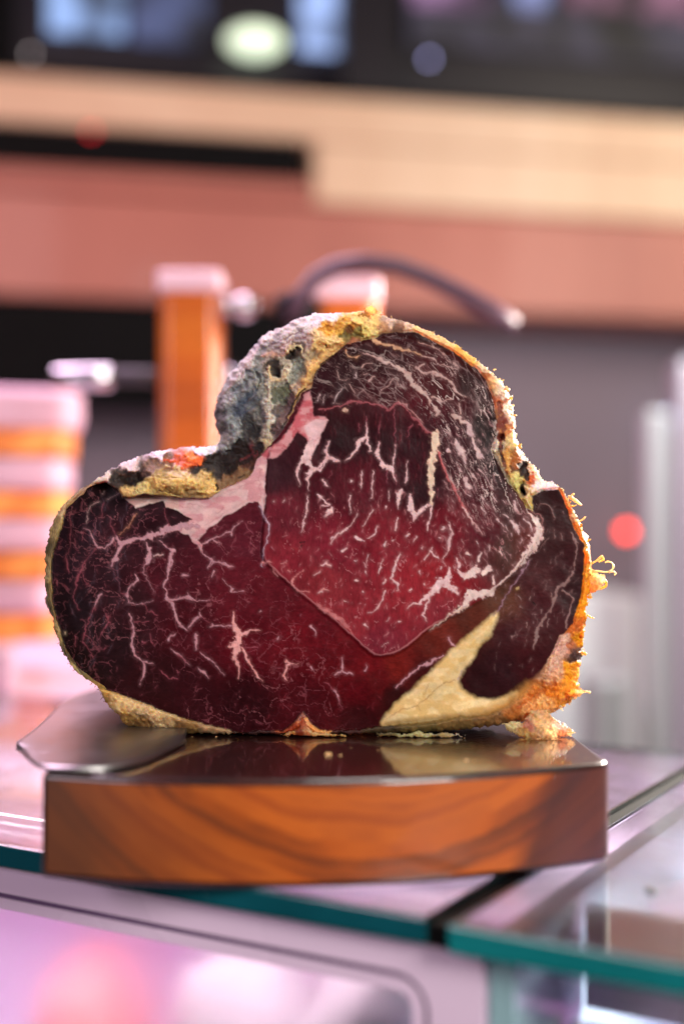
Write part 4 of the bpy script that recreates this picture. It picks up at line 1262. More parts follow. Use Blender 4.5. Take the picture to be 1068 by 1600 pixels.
st('K', (120, 70, 64), [(430, 150, 6), (390, 230, 8), (370, 260, 6)], [(480, 90, 5), (440, 170, 5)])
st('K', LV, [(450, 200, 20), (380, 300, 20), (330, 370, 20), (270, 480, 16), (240, 545, 20)])
st('K', GT, [(760, 60, 25), (770, 130, 18), (750, 250, 20), (720, 330, 25), (650, 380, 30), (620, 450, 30), (600, 520, 22), (540, 590, 30), (500, 680, 45), (480, 790, 20)], [(680, 400, 25), (740, 450, 25), (720, 530, 25), (700, 600, 30), (710, 650, 20)],
   [(580, 590, 16), (575, 640, 10)], [(432, 620, 18), (438, 645, 12)], [(345, 712, 22), (358, 705, 12)], [(458, 445, 14), (462, 460, 8)], [(385, 435, 18), (398, 455, 10)], [(395, 510, 16), (412, 514, 10)], [(530, 530, 16), (532, 545, 10)], [(600, 415, 14), (600, 435, 12)])
st('K', (186, 160, 110), [(365, 385, 30), (380, 375, 30)])
st('K', DK, [(480, 480, 14), (500, 500, 10)])
st('L', DP, [(600, 70, 20), (615, 110, 30), (640, 130, 20)], [(560, 190, 25), (480, 235, 35), (400, 270, 35), (340, 310, 25), (250, 410, 14)])
st('L', (180, 136, 78), [(640, 360, 8), (560, 380, 8), (470, 450, 8), (380, 530, 8), (280, 555, 8), (180, 620, 8)], [(385, 530, 6), (410, 560, 5)], [(430, 450, 4), (470, 380, 3)], a=.8)
st('L', (210, 190, 190), [(690, 290, 8), (655, 350, 8)])
st('J', DK, [(868, 605, 10), (940, 565, 7)], [(985, 525, 12), (1015, 512, 8)])
st('J', DK, [(800, 662, 7), (900, 618, 6), (960, 575, 4)], a=.6)
st('B', (30, 10, 12), [(800, 680, 14), (825, 670, 10)], [(815, 690, 10), (800, 710, 8)])
st('B', (150, 50, 50), [(760, 710, 25), (790, 720, 20)], a=.5)
st('B', (188, 120, 126), [(300, 340, 5), (420, 300, 5), (540, 260, 4)], [(180, 560, 5), (260, 500, 6), (380, 430, 5), (500, 370, 4)], [(250, 470, 10), (295, 440, 12)], [(60, 420, 5), (180, 430, 6), (260, 400, 4)], [(540, 180, 5), (535, 300, 4), (550, 380, 4)], a=.55)
st('A', (190, 130, 130), [(880, 400, 6), (960, 430, 5), (1060, 450, 5)], [(780, 640, 6), (900, 600, 6), (1010, 570, 5)], [(900, 390, 8), (910, 410, 6)], a=.5)
st('E', (206, 120, 122), [(690, 960, 5), (760, 910, 5)], [(620, 850, 10), (680, 800, 14)], a=.5)
st('C', (232, 218, 180), [(178, 505, 14), (180, 515, 14)])


def draw(tile, rgb, ln, alpha, thin=False):
    o = TI[tile]
    pts = [(o[0] + o[2] * x, o[1] + o[2] * y, w * o[2]) for x, y, w in ln]
    c = lin(rgb)
    if thin:
        pts = [(x, y, w * (0.54 if w < 9 else 0.80) + 0.15) for x, y, w in pts]
    if len(pts) > 2:
        pts[-1] = pts[-1][:2] + (pts[-1][2] * 0.6,)
    wig = 2.0
    xs, ys, wm = [p[0] for p in pts], [p[1] for p in pts], max(p[2] for p in pts)
    pad = wm + 10
    i0, i1 = np.searchsorted(gv, [min(ys) - pad, max(ys) + pad])
    j0, j1 = np.searchsorted(gu, [min(xs) - pad, max(xs) + pad])
    sl = (slice(i0, i1), slice(j0, j1))
    u = U[sl] + wig * (1.1 * wx[sl] + 1.3 * fx_[sl])
    v = V[sl] + wig * (1.1 * wy[sl] + 1.3 * fy_[sl])
    best = np.full(u.shape, -99.0)
    for (x0, y0, w0), (x1, y1, w1) in zip(pts[:-1], pts[1:]):
        ex, ey = x1 - x0, y1 - y0
        t = np.clip(((u - x0) * ex + (v - y0) * ey) / (ex * ex + ey * ey + 1e-9), 0, 1)
        d = np.hypot(u - x0 - t * ex, v - y0 - t * ey)
        best = np.maximum(best, (w0 + (w1 - w0) * t) / 2 * (1 + 0.85 * fs_[sl] + 0.35 * wx[sl]) - d)
    m = sstep(best / 2.2 + 0.5) * alpha
    h = sstep(best / 6.0 + 0.85) * alpha * 0.13
    cc = np.clip(c * (1 + 0.22 * fbm(U[sl] / 6, V[sl] / 6, 66, 3))[..., None], 0, 1)
    if c[0] > 0.1:
        ed = (1 - sstep(best / 3.0))[..., None] * 0.5
        cc = cc * (1 - ed) + (c * np.array([0.72, 0.42, 0.46])) * ed
        m = np.maximum(m, h)
    col[sl] = col[sl] * (1 - m[..., None]) + cc * m[..., None]
    fat[sl] = np.maximum(fat[sl], m) if c[0] > 0.1 else fat[sl] * (1 - m)


for s in STROKES:
    draw(*s, thin=True)

# small flecks of fat that follow the grain
def flecks(n, box, angle, length, width, rgb, alpha, spread=12, seed=1, reg=None):
    r = np.random.default_rng(seed)
    k = 0
    while k < n:
        u, v = r.uniform(box[0], box[2]), r.uniform(box[1], box[3])
        if reg is not None and poly_sd(np.array([u]), np.array([v]), reg)[0] < 4:
            k += 0.2
            continue
        a = math.radians(angle(u, v) + r.normal(0, spread))
        l = r.uniform(*length) * 0.5
        w = r.uniform(*width) / 0.2341
        dx, dy = math.cos(a) * l, math.sin(a) * l
        o = TI['A']
        q = [((u - dx - o[0]) / o[2], (v - dy - o[1]) / o[2], w * 0.4), ((u - o[0]) / o[2], (v - o[1]) / o[2], w), ((u + dx - o[0]) / o[2], (v + dy - o[1]) / o[2], w * 0.3)]
        draw('A', rgb, q, alpha * r.uniform(0.5, 1))
        k += 1


flecks(210, (440, 760, 730, 1015), lambda u, v: 108, (2, 9), (0.5, 1.7), (206, 140, 144), 0.8, 22, 1, C_POLY)
flecks(200, (690, 640, 835, 900), lambda u, v: 62, (3, 12), (0.5, 1.9), (200, 160, 160), 0.75, 12, 2, C_POLY)
flecks(80, (500, 640, 680, 780), lambda u, v: 92, (6, 18), (0.5, 1.0), (130, 56, 66), 0.6, 5, 3, C_POLY)
flecks(120, (760, 790, 905, 1060), lambda u, v: 112, (2, 10), (0.5, 1.4), (150, 122, 120), 0.65, 18, 4)
flecks(170, (100, 770, 400, 1120), lambda u, v: 100, (2, 9), (0.4, 1.3), (160, 90, 102), 0.55, 50, 5)
flecks(120, (380, 900, 600, 1120), lambda u, v: 70, (2, 8), (0.4, 1.4), (160, 66, 78), 0.55, 50, 6)
flecks(80, (735, 560, 775, 720), lambda u, v: 75, (4, 12), (0.5, 1.3), (170, 150, 146), 0.6, 12, 7)
flecks(50, (95, 760, 200, 1040), lambda u, v: 95, (8, 26), (0.4, 0.8), (120, 104, 120), 0.6, 20, 8)
flecks(90, (500, 535, 740, 640), lambda u, v: 32, (4, 14), (0.5, 1.5), (176, 146, 142), 0.6, 14, 9)
# ridge highlight painted as a pale lip along the proud muscle's lower border
lip = sstep(1 - np.abs(sdC - 2.5) / 2.2) * sstep((V - 860) / 30) * sstep((740 - U) / 60)
blend(lip * 0.55, (214, 140, 142))
faces_col, faces_fat = col.copy(), fat.copy()

# ---- rind colours, with pink rim light and orange backlit glow put in
RIND = [(72, 880, (150, 128, 85)), (78, 920, (120, 100, 62)), (88, 830, (165, 140, 90)), (79, 860, (104, 88, 55)), (74, 900, (164, 140, 96)), (100, 790, (190, 160, 120)), (90, 985, (150, 125, 80)), (120, 1050, (170, 140, 90)),
        (104, 1024, (96, 78, 48)), (84, 950, (96, 80, 50)), (130, 760, (190, 150, 130)), (160, 745, (215, 185, 175)), (200, 725, (222, 192, 196)), (250, 708, (232, 208, 222)), (310, 702, (236, 216, 236)), (285, 722, (190, 70, 26)), (308, 722, (212, 90, 32)),
        (300, 716, (228, 120, 60)), (262, 722, (120, 80, 60)), (240, 726, (130, 96, 80)), (180, 749, (40, 25, 20)), (192, 748, (34, 20, 18)), (215, 748, (45, 28, 22)), (203, 751, (35, 22, 20)), (226, 738, (70, 44, 38)),
        (235, 757, (200, 165, 100)), (270, 748, (205, 170, 110)), (300, 756, (215, 180, 115)), (325, 757, (205, 165, 100)), (250, 742, (160, 130, 80)), (200, 770, (205, 165, 105)), (220, 765, (190, 165, 110)), (300, 773, (150, 115, 75)),
        (280, 737, (185, 155, 110)), (285, 762, (196, 156, 92)), (255, 762, (178, 138, 80)), (315, 744, (196, 160, 104)), (308, 733, (30, 18, 18)), (338, 718, (34, 22, 22)), (362, 732, (30, 20, 20)), (378, 704, (34, 22, 24)), (406, 697, (40, 24, 26)), (350, 728, (26, 17, 17)),
        (325, 728, (32, 20, 20)), (385, 718, (32, 20, 22)), (345, 738, (34, 22, 20)), (372, 690, (40, 26, 26)), (392, 704, (110, 45, 50)), (357, 751, (110, 80, 55)), (383, 739, (125, 90, 60)), (372, 747, (90, 60, 40)), (390, 728, (84, 50, 40)),
        (378, 610, (105, 120, 130)), (362, 657, (120, 135, 140)), (367, 685, (125, 135, 140)), (390, 622, (75, 90, 105)), (374, 645, (70, 90, 115)), (350, 622, (150, 150, 150)), (341, 657, (90, 88, 85)), (336, 634, (110, 105, 100)), (336, 671, (85, 80, 75)),
        (352, 690, (150, 150, 146)), (330, 700, (214, 200, 206)), (397, 587, (110, 118, 120)), (409, 559, (120, 125, 120)), (402, 599, (130, 130, 115)), (386, 660, (60, 56, 58)), (398, 676, (42, 30, 30)), (404, 640, (96, 90, 84)),
        (418, 634, (175, 165, 150)), (421, 657, (190, 180, 160)), (416, 681, (200, 170, 130)), (414, 692, (215, 180, 140)), (410, 655, (120, 112, 104)), (432, 582, (52, 38, 26)), (451, 554, (50, 36, 28)), (465, 543, (100, 65, 45)), (423, 592, (190, 170, 120)), (444, 582, (200, 180, 130)),
        (418, 559, (190, 150, 120)), (446, 610, (80, 84, 62)), (437, 620, (92, 100, 68)), (460, 573, (125, 130, 115)), (456, 592, (150, 145, 120)), (435, 645, (110, 80, 80)), (451, 620, (60, 40, 38)), (437, 669, (90, 55, 60)), (446, 657, (150, 110, 90)), (428, 672, (76, 46, 50)),
        (442, 568, (176, 150, 110)), (426, 572, (70, 50, 34)), (430, 600, (140, 136, 100)), (414, 528, (215, 185, 190)), (432, 535, (175, 140, 150)), (451, 521, (190, 155, 160)), (472, 510, (205, 180, 185)), (493, 500, (225, 205, 215)), (519, 491, (232, 212, 218)), (465, 526, (165, 130, 140)), (442, 542, (200, 130, 125)),
        (390, 561, (195, 170, 170)), (371, 580, (190, 175, 175)), (484, 533, (180, 140, 130)), (400, 545, (150, 134, 140)), (507, 514, (215, 155, 60)), (531, 512, (200, 150, 60)), (542, 500, (225, 175, 90)), (538, 524, (110, 90, 40)), (514, 531, (215, 175, 110)), (493, 524, (215, 180, 130)),
        (498, 538, (205, 165, 100)), (484, 571, (215, 165, 100)), (474, 592, (205, 150, 95)), (470, 580, (150, 130, 100)), (488, 556, (170, 140, 100)), (463, 601, (190, 130, 80)), (526, 538, (220, 180, 115)), (554, 498, (230, 190, 110)), (556, 517, (150, 130, 60)), (550, 508, (170, 110, 40)),
        (569, 519, (215, 190, 110)), (581, 509, (220, 180, 110)), (585, 521, (215, 185, 120)), (552, 535, (150, 90, 60)), (545, 514, (120, 80, 36)), (578, 490, (225, 175, 100)), (602, 512, (180, 130, 90)), (620, 512, (120, 80, 60)), (610, 504, (196, 160, 140)), (639, 512, (215, 175, 145)), (652, 514, (225, 180, 130)),
        (675, 528, (225, 180, 125)), (694, 537, (225, 175, 115)), (717, 551, (225, 165, 80)), (734, 561, (225, 170, 90)), (752, 577, (225, 190, 150)), (752, 587, (170, 90, 40)), (766, 601, (205, 150, 100)), (780, 601, (215, 190, 160)), (790, 617, (225, 200, 175)), (780, 631, (190, 105, 70)), (792, 640, (225, 195, 170)),
        (785, 659, (120, 50, 40)), (800, 650, (220, 160, 120)), (778, 652, (150, 95, 60)), (790, 672, (190, 120, 70)), (783, 681, (110, 45, 35)), (802, 688, (220, 190, 130)), (776, 690, (220, 200, 180)), (790, 719, (190, 130, 60)), (783, 723, (150, 130, 100)), (806, 721, (160, 90, 40)), (820, 728, (36, 18, 18)),
        (814, 738, (44, 22, 20)), (827, 733, (215, 180, 150)), (838, 738, (225, 190, 160)), (830, 744, (200, 90, 40)), (806, 747, (195, 180, 110)), (809, 763, (150, 130, 60)), (816, 766, (40, 25, 20)), (825, 768, (215, 180, 130)), (844, 757, (235, 215, 205)), (860, 758, (230, 200, 205)), (825, 786, (210, 175, 100)), (796, 735, (110, 60, 34)),
        (877, 772, (200, 110, 60)), (891, 782, (230, 150, 80)), (899, 800, (235, 190, 140)), (888, 798, (200, 100, 40)), (905, 824, (225, 120, 40)), (912, 843, (225, 125, 40)), (918, 852, (240, 170, 90)), (917, 870, (235, 120, 20)), (920, 889, (240, 150, 40)), (914, 924, (240, 140, 20)), (907, 952, (245, 150, 20)), (907, 994, (245, 155, 20)),
        (889, 1008, (190, 110, 70)), (879, 1003, (220, 165, 140)), (898, 980, (200, 100, 30)), (880, 1012, (215, 160, 140)), (898, 1027, (70, 40, 35)), (892, 1041, (240, 150, 30)), (870, 1038, (225, 170, 135)), (898, 1057, (240, 150, 30)), (861, 1078, (215, 120, 30)), (882, 1085, (235, 150, 50)), (847, 1097, (225, 165, 100)),
        (828, 1111, (215, 150, 90)), (800, 1111, (160, 95, 40)), (777, 1125, (130, 90, 50)), (835, 1083, (190, 110, 40)), (856, 1056, (210, 150, 110)), (712, 1130, (110, 85, 45)), (771, 1128, (120, 85, 45)), (654, 1139, (90, 75, 40)), (600, 1142, (60, 45, 25)), (540, 1144, (60, 25, 20)), (400, 1145, (50, 20, 18)),
        (472, 1137, (170, 76, 34)), (478, 1128, (225, 150, 100)), (490, 1143, (220, 140, 80)), (465, 1143, (140, 50, 20)), (473, 1118, (150, 90, 80)), (178, 1090, (215, 170, 110)), (163, 1087, (200, 150, 80)), (184, 1102, (225, 185, 125)), (190, 1120, (205, 155, 85)), (220, 1111, (200, 165, 120)), (220, 1132, (160, 115, 65)), (265, 1126, (185, 150, 105)),
        (295, 1138, (140, 105, 60)), (319, 1138, (150, 118, 84)), (280, 1141, (130, 90, 50)), (205, 1098, (214, 176, 124)), (240, 1116, (206, 168, 120))]
rc = idw(U + 5 * wx + 5 * fx_, V + 5 * wy + 5 * fy_, RIND, 6.5)
rn = fbm(U / 5, V / 5, 111, 4)
rn2 = fbm(U / 18, V / 18, 113, 3)
gtone = rc.mean(-1, keepdims=True) * np.array([1.06, 1.0, 0.90])
dsat = (sstep((500 - U) / 40) * sstep((705 - V) / 20))[..., None] * 0.62
rc = rc * (1 - dsat) + gtone * dsat
rc = np.clip(rc * (1.06 + 0.42 * rn + 0.22 * rn2)[..., None], 0.004, 1)
# traced seams, ridges, holes and mould on the rind
keep_col, keep_fat = col, fat
col, fat = rc, np.ones(U.shape)
OCH, CRM, DRK, GRY, OLV = (218, 172, 108), (206, 184, 140), (34, 22, 18), (158, 152, 142), (92, 92, 62)
for tl, c, ln, a_ in [
        ('E', OCH, [(910, 290, 50), (830, 330, 50), (760, 400, 45), (700, 480, 60), (660, 560, 50), (615, 640, 22), (590, 720, 14), (550, 800, 14)], .9),
        ('E', (150, 96, 56), [(830, 380, 8), (760, 450, 10), (730, 540, 14), (690, 560, 20)], .8),
        ('E', DRK, [(860, 365, 8), (790, 415, 9), (750, 470, 8), (720, 560, 9)], .9),
        ('E', DRK, [(660, 590, 10), (610, 650, 14), (570, 740, 12), (530, 830, 10), (470, 930, 10), (420, 985, 10)], .9),
        ('E', (112, 76, 80), [(590, 640, 40), (540, 740, 40), (490, 840, 50), (460, 920, 50)], .6),
        ('E', (186, 178, 158), [(425, 560, 20), (430, 640, 30), (425, 740, 40), (430, 830, 42), (415, 900, 36), (400, 955, 50)], .9),
        ('E', CRM, [(385, 935, 30), (430, 950, 40)], .9),
        ('E', CRM, [(430, 450, 22), (440, 520, 24), (490, 530, 24), (535, 490, 30), (530, 450, 16)], .9), ('E', DRK, [(465, 440, 18), (500, 465, 26), (485, 500, 12), (520, 440, 8)], .7),
        ('E', CRM, [(540, 340, 30), (590, 300, 34), (640, 320, 30), (650, 350, 20)], .9), ('E', DRK, [(560, 350, 20), (590, 385, 16), (610, 370, 8)], .7), ('E', DRK, [(618, 318, 20), (630, 330, 20)], .9),
        ('E', (202, 152, 124), [(390, 370, 20), (440, 350, 24), (500, 370, 20), (540, 350, 14)], .8),
        ('E', OLV, [(470, 600, 50), (540, 600, 60), (500, 640, 30)], .6), ('E', (116, 120, 108), [(600, 420, 70), (640, 400, 50), (590, 500, 50)], .7),
        ('E', (70, 82, 96), [(330, 590, 40), (280, 640, 36), (210, 760, 40), (290, 740, 10)], .6), ('E', (70, 82, 96), [(340, 700, 8), (280, 750, 9)], .9),
        ('E', (150, 150, 146), [(300, 540, 20), (330, 620, 18), (300, 660, 12)], .5), ('E', (64, 60, 58), [(110, 640, 14), (90, 720, 22), (80, 820, 30)], .6),
        ('E', (60, 56, 52), [(350, 480, 16), (370, 540, 14), (350, 590, 10)], .7), ('E', (206, 182, 182), [(120, 620, 14), (200, 530, 18), (300, 420, 20), (360, 300, 20)], .6),
        ('E', (148, 116, 124), [(420, 300, 14), (520, 260, 16), (640, 200, 14)], .6), ('E', (168, 120, 124), [(450, 330, 10), (560, 270, 12), (680, 240, 12)], .6), ('E', (232, 214, 220), [(640, 160, 14), (740, 110, 22), (900, 85, 20)], .7),
        ('E', (112, 66, 30), [(940, 190, 26), (960, 205, 18)], .8), ('E', (190, 120, 40), [(760, 195, 30), (860, 170, 40), (960, 120, 40)], .6), ('E', (96, 88, 44), [(900, 240, 14), (990, 225, 24), (1040, 235, 20)], .7),
        ('E', (222, 188, 128), [(740, 250, 40), (820, 260, 34), (900, 275, 34)], .8), ('E', (150, 84, 50), [(800, 295, 12), (808, 300, 10)], .9),
        ('A', DRK, [(480, 250, 24), (530, 235, 36), (600, 255, 36), (680, 250, 40), (700, 240, 20)], .95), ('A', (96, 60, 48), [(540, 215, 14), (600, 230, 10)], .8), ('A', DRK, [(690, 190, 14), (670, 220, 20)], .7),
        ('A', (206, 78, 26), [(840, 125, 14), (920, 128, 22), (1000, 145, 26), (1050, 160, 20)], .9), ('A', (236, 140, 90), [(940, 140, 7), (1020, 150, 8)], .7),
        ('A', (220, 190, 150), [(850, 165, 22), (880, 160, 12)], .8), ('A', (128, 96, 52), [(640, 320, 6), (680, 340, 5)], .8), ('A', (104, 88, 66), [(800, 320, 8), (900, 350, 8), (1000, 375, 9), (1068, 375, 8)], .7),
        ('A', (150, 104, 84), [(500, 295, 10), (540, 320, 10), (560, 370, 8)], .7), ('A', (226, 186, 112), [(780, 250, 40), (900, 270, 60), (1040, 290, 60)], .5), ('A', (150, 110, 62), [(760, 230, 10), (820, 240, 8), (960, 245, 9)], .6),
        ('B', DRK, [(130, 180, 20), (220, 120, 60), (330, 140, 110), (420, 80, 110), (530, 40, 60)], .85), ('B', (120, 56, 60), [(470, 30, 26), (480, 80, 22), (410, 130, 16)], .7),
        ('B', (122, 90, 60), [(270, 290, 50), (350, 260, 50), (440, 220, 60), (490, 190, 30)], .85), ('B', DRK, [(250, 290, 14), (255, 320, 10)], .9), ('B', (60, 40, 28), [(400, 240, 10), (440, 225, 10)], .8), ('B', (170, 100, 90), [(330, 315, 14), (420, 280, 14), (480, 245, 10)], .8),
        ('G', (172, 84, 40), [(380, 290, 10), (460, 370, 14), (530, 460, 16), (560, 560, 14)], .7), ('G', (120, 52, 36), [(600, 560, 26), (590, 640, 26), (630, 720, 34), (600, 800, 24)], .85), ('G', (226, 196, 168), [(650, 640, 30), (660, 690, 14)], .8),
        ('I', (120, 48, 36), [(440, 80, 26), (430, 180, 24), (460, 290, 24)], .85), ('I', DRK, [(420, 180, 16), (450, 260, 10)], .8), ('I', (206, 190, 176), [(410, 60, 18), (395, 150, 18), (385, 200, 12)], .8), ('I', (150, 136, 116), [(390, 200, 12), (430, 300, 22), (480, 380, 22), (530, 460, 14)], .8),
        ('I', (212, 160, 84), [(480, 200, 26), (480, 310, 28), (510, 360, 24)], .7), ('I', (206, 192, 120), [(540, 340, 30), (540, 400, 50), (560, 480, 30)], .85), ('I', DRK, [(560, 280, 22), (600, 330, 40), (610, 380, 34)], .95), ('I', DRK, [(575, 420, 14), (590, 480, 14), (580, 400, 10)], .9),
        ('I', (228, 206, 170), [(600, 430, 10), (610, 520, 12), (640, 580, 10)], .9), ('I', (216, 190, 130), [(630, 440, 8), (640, 520, 9)], .9), ('I', (240, 226, 218), [(650, 440, 40), (700, 410, 50), (770, 405, 44)], .9),
        ('M', (70, 38, 34), [(690, 180, 14), (720, 190, 34), (740, 220, 20)], .9), ('M', (216, 170, 150), [(660, 60, 36), (640, 150, 50), (600, 230, 50), (540, 310, 40)], .7), ('M', (188, 96, 24), [(580, 380, 30), (500, 420, 26), (420, 470, 24), (330, 540, 24)], .7)]:
    draw(tl, c, ln, a_)
rc = col
col, fat = keep_col, keep_fat
# layered streaks on the left rim
stz = sstep((100 - U) / 12) * (0.5 + 0.5 * np.sin(sdS * 1.9 + 2 * wx))
rc = rc * (1 - 0.45 * stz[..., None])
soft_ = 1.6 + 20.0 * sstep((U - 760) / 50) * sstep((V - 1030) / 40) + 7.0 * sstep((U - 600) / 60) * sstep((V - 1095) / 20)
mF = sstep(sdF / soft_ + 0.5)[..., None]
col = rc * (1 - mF) + faces_col * mF
fat = faces_fat * mF[..., 0] + (1 - mF[..., 0]) * 0.8

# ---- relief (metres, positive = away from the lens)
PX = DIST / FPX
width = np.maximum(sdS, 0) + np.maximum(-sdF, 0)
tt = np.clip(np.where(sdF > 0, 0, -sdF / np.maximum(width, 1e-3)), 0, 0.999)
tt = np.where(sdF > 0, np.clip(1 - sdS / 7.0, 0, 0.999) * 0.85, tt)
weff = np.where(sdF > 0, 7.0, np.minimum(width, 190))
dep = weff * PX * (1 - np.sqrt(1 - tt ** 2)) * 1.05
rim = 1 - mF[..., 0]
crag = fbm(U / 19 + wx, V / 19 + wy, 121, 5, 0.5)
thick_ = sstep((width - 14) / 50)
dep = dep + rim * sstep(-sdF / 7) * (-(0.0006 + 0.0013 * thick_) * crag - (0.0002 + 0.0002 * thick_) * rn)
lumr = np.clip(rc.mean(-1), 0, 0.6)
dep = dep + rim * sstep(-sdF / 5) * (0.35 + 0.65 * thick_) * np.clip(0.30 - lumr, -0.25, 0.30) * 0.008
dep -= rim * 0.0012 * sstep(-sdF / 5) * sstep((60 - width) / 20)       # lip of rind stands over the cut
for (cu, cv, cr_, cd) in ((432, 582, 9, .003), (451, 554, 8, .002), (196, 749, 9, .005), (214, 748, 8, .004), (820, 729, 8, .005), (816, 768, 5, .005), (345, 728, 26, .006), (380, 712, 20, .005), (446, 640, 9, .003), (783, 682, 6, .004)):
    dep += cd * np.exp(-(((Uw - cu) ** 2 + (Vw - cv) ** 2) / cr_ ** 2))
for (cu, cv, ru, rv, cd) in ((280, 752, 48, 20, .008), (208, 772, 20, 10, .004), (420, 660, 7, 30, .003), (514, 533, 26, 8, .004), (480, 580, 10, 26, .003), (470, 1136, 14, 9, .003), (200, 1112, 28, 22, .005), (565, 510, 26, 12, .003)):
    dep -= cd * np.exp(-(((Uw - cu) / ru) ** 2 + ((Vw - cv) / rv) ** 2)) * (rim * 0.8 + 0.2)
inF = mF[..., 0]
dep += inF * (-0.0017 * sstep(sdC / 9 + 0.5) - 0.00022 * fat + 0.00004 * gr * inC_ + 0.00004 * gr2 * (1 - inC_) + 0.0006 * fbm(U / 40, V / 40, 131, 2) + 0.00005 * fbm(U / 5, V / 5, 133, 2))
dep -= inF * 0.0016 * sstep(poly_sd(U, V, YEL) / 16)
# the left and lower muscle falls away a little from the knife cut
dep += inF * (1 - inC_) * 0.010 * sstep((470 - U) / 420) + inF * (1 - inC_) * 0.004 * sstep((V - 1000) / 160)
dep = np.maximum(dep, -0.016)
X, Yw, Z = at(U, V, dep)
Z = np.maximum(Z, BOARD_Z + 0.0008)

beef = empty('cured_beef', (0.0, 0.06, BOARD_Z))
tag(beef, 'large piece of cured beef with marbled dark red cut face on the wooden board', 'cured beef')
idx = np.arange(U.size).reshape(U.shape)
keep = sdS > 0
kq = keep[:-1, :-1] & keep[1:, :-1] & keep[:-1, 1:] & keep[1:, 1:]
isF = sdF[:-1, :-1] > 0
Q = np.stack([idx[:-1, :-1], idx[1:, :-1], idx[1:, 1:], idx[:-1, 1:]], -1)
CO = np.stack([X.ravel(), Yw.ravel(), Z.ravel()], -1)
CL = col.reshape(-1, 3)
FT = fat.ravel()


def submesh(name, q, m, extra=None):
    used, inv = np.unique(q.ravel(), return_inverse=True)
    co, cl, ft = CO[used], CL[used], FT[used]
    q = inv.reshape(-1, 4)
    if extra is not None:
        q = np.concatenate([q, extra[3] + len(co)])
        co, cl, ft = np.concatenate([co, extra[0]]), np.concatenate([cl, extra[1]]), np.concatenate([ft, extra[2]])
    o = np_mesh(name, co, q, m, None, cl, {'fat': ft})
    return under(o, beef)


# ---- the rest of the joint behind the cut
SP = np.array(S_POLY, float)
NS = 360
dd = np.r_[0, np.cumsum(np.hypot(*np.diff(np.r_[SP, SP[:1]], axis=0).T))]
tq = np.linspace(0, dd[-1], NS, endpoint=False)
su = np.interp(tq, dd, np.r_[SP[:, 0], SP[0, 0]])
sv = np.interp(tq, dd, np.r_[SP[:, 1], SP[0, 1]])
wF = np.abs(poly_sd(su, sv, F_POLY))
d0 = np.minimum(wF, 190) * PX * 1.0
cu, cv = 520.0, 880.0
rings, rcol = [], []
base_c = idw(su, sv, RIND, 5.0)
for j, (dy, sc) in enumerate([(-0.002, 0.985), (0.006, 0.995), (0.02, 1.0), (0.045, 0.99), (0.075, 0.95), (0.105, 0.88), (0.135, 0.75), (0.155, 0.58), (0.17, 0.36), (0.176, 0.12), (0.177, 0.01)]):
    uu, vv = cu + (su - cu) * sc, cv + (sv - cv) * sc
    if j == 0:
        uu, vv = cu + (su - cu) * 0.992, cv + (sv - cv) * 0.992
    yy = d0 + dy
    yy = yy * (1 - j / 10) + (d0.mean() + dy) * (j / 10)
    n = fbm(tq / 30, np.full(NS, j * 0.8), 141, 4) * (0.3 if j < 2 else 1)
    uu, vv = uu + n * 5 * np.sign(uu - cu), vv + n * 4 * np.sign(vv - cv)
    x, y, z = at(uu, vv, 0.0)
    k = 1 + 0.35 * dy / 0.18 * 0.4
    x = x * k
    z = np.maximum(z, BOARD_Z + 0.001)
    rings.append(np.stack([x, yy, z], -1))
    rcol.append(np.clip(base_c * (1 + 0.4 * n)[:, None], 0.01, 1))
key, keyc = np.array(rings), np.array(rcol)
tf = np.linspace(0, len(key) - 1, 71)
fine_r, fine_c = [], []
for q_, t_ in enumerate(tf):
    a0, f0 = min(int(t_), len(key) - 2), t_ - min(int(t_), len(key) - 2)
    p_ = key[a0] * (1 - f0) + key[a0 + 1] * f0
    c_ = keyc[a0] * (1 - f0) + keyc[a0 + 1] * f0
    nn = fbm(tq / 22 + 0 * tq, np.full(NS, q_ * 0.22), 301, 5, 0.6)
    mm = fbm(tq / 60, np.full(NS, q_ * 0.10), 311, 3)
    g_ = min(1.0, t_ / 1.5)
    ctr = np.array([0.0, 0.0, 0.12])
    d_ = (p_ - ctr) * np.array([1, 0, 1])
    d_ /= np.linalg.norm(d_, axis=1, keepdims=True) + 1e-6
    p_ = p_ + d_ * (0.0045 * nn + 0.004 * mm)[:, None] * g_
    p_[:, 2] = np.maximum(p_[:, 2], BOARD_Z + 0.001)
    w_ = sstep(mm * 1.5 + 0.5)[:, None] * 0.6 * g_
    c_ = (c_ * (1 - w_) + lin((128, 104, 84)) * w_) * (1 + 0.7 * nn * g_)[:, None]
    fine_r.append(p_)
    fine_c.append(np.clip(c_, 0.01, 1))
rings, rcol = fine_r, fine_c
RC = np.concatenate(rings)
RL = np.concatenate(rcol)
ii = np.arange(NS)
jj = (ii + 1) % NS
RQ = np.concatenate([np.stack([r * NS + ii, r * NS + jj, (r + 1) * NS + jj, (r + 1) * NS + ii], -1) for r in range(len(rings) - 1)])
submesh('cut_face', Q[kq & isF], M_face)
submesh('rind', Q[kq & ~isF], M_rind, (RC, RL, np.full(len(RC), 0.8), RQ))


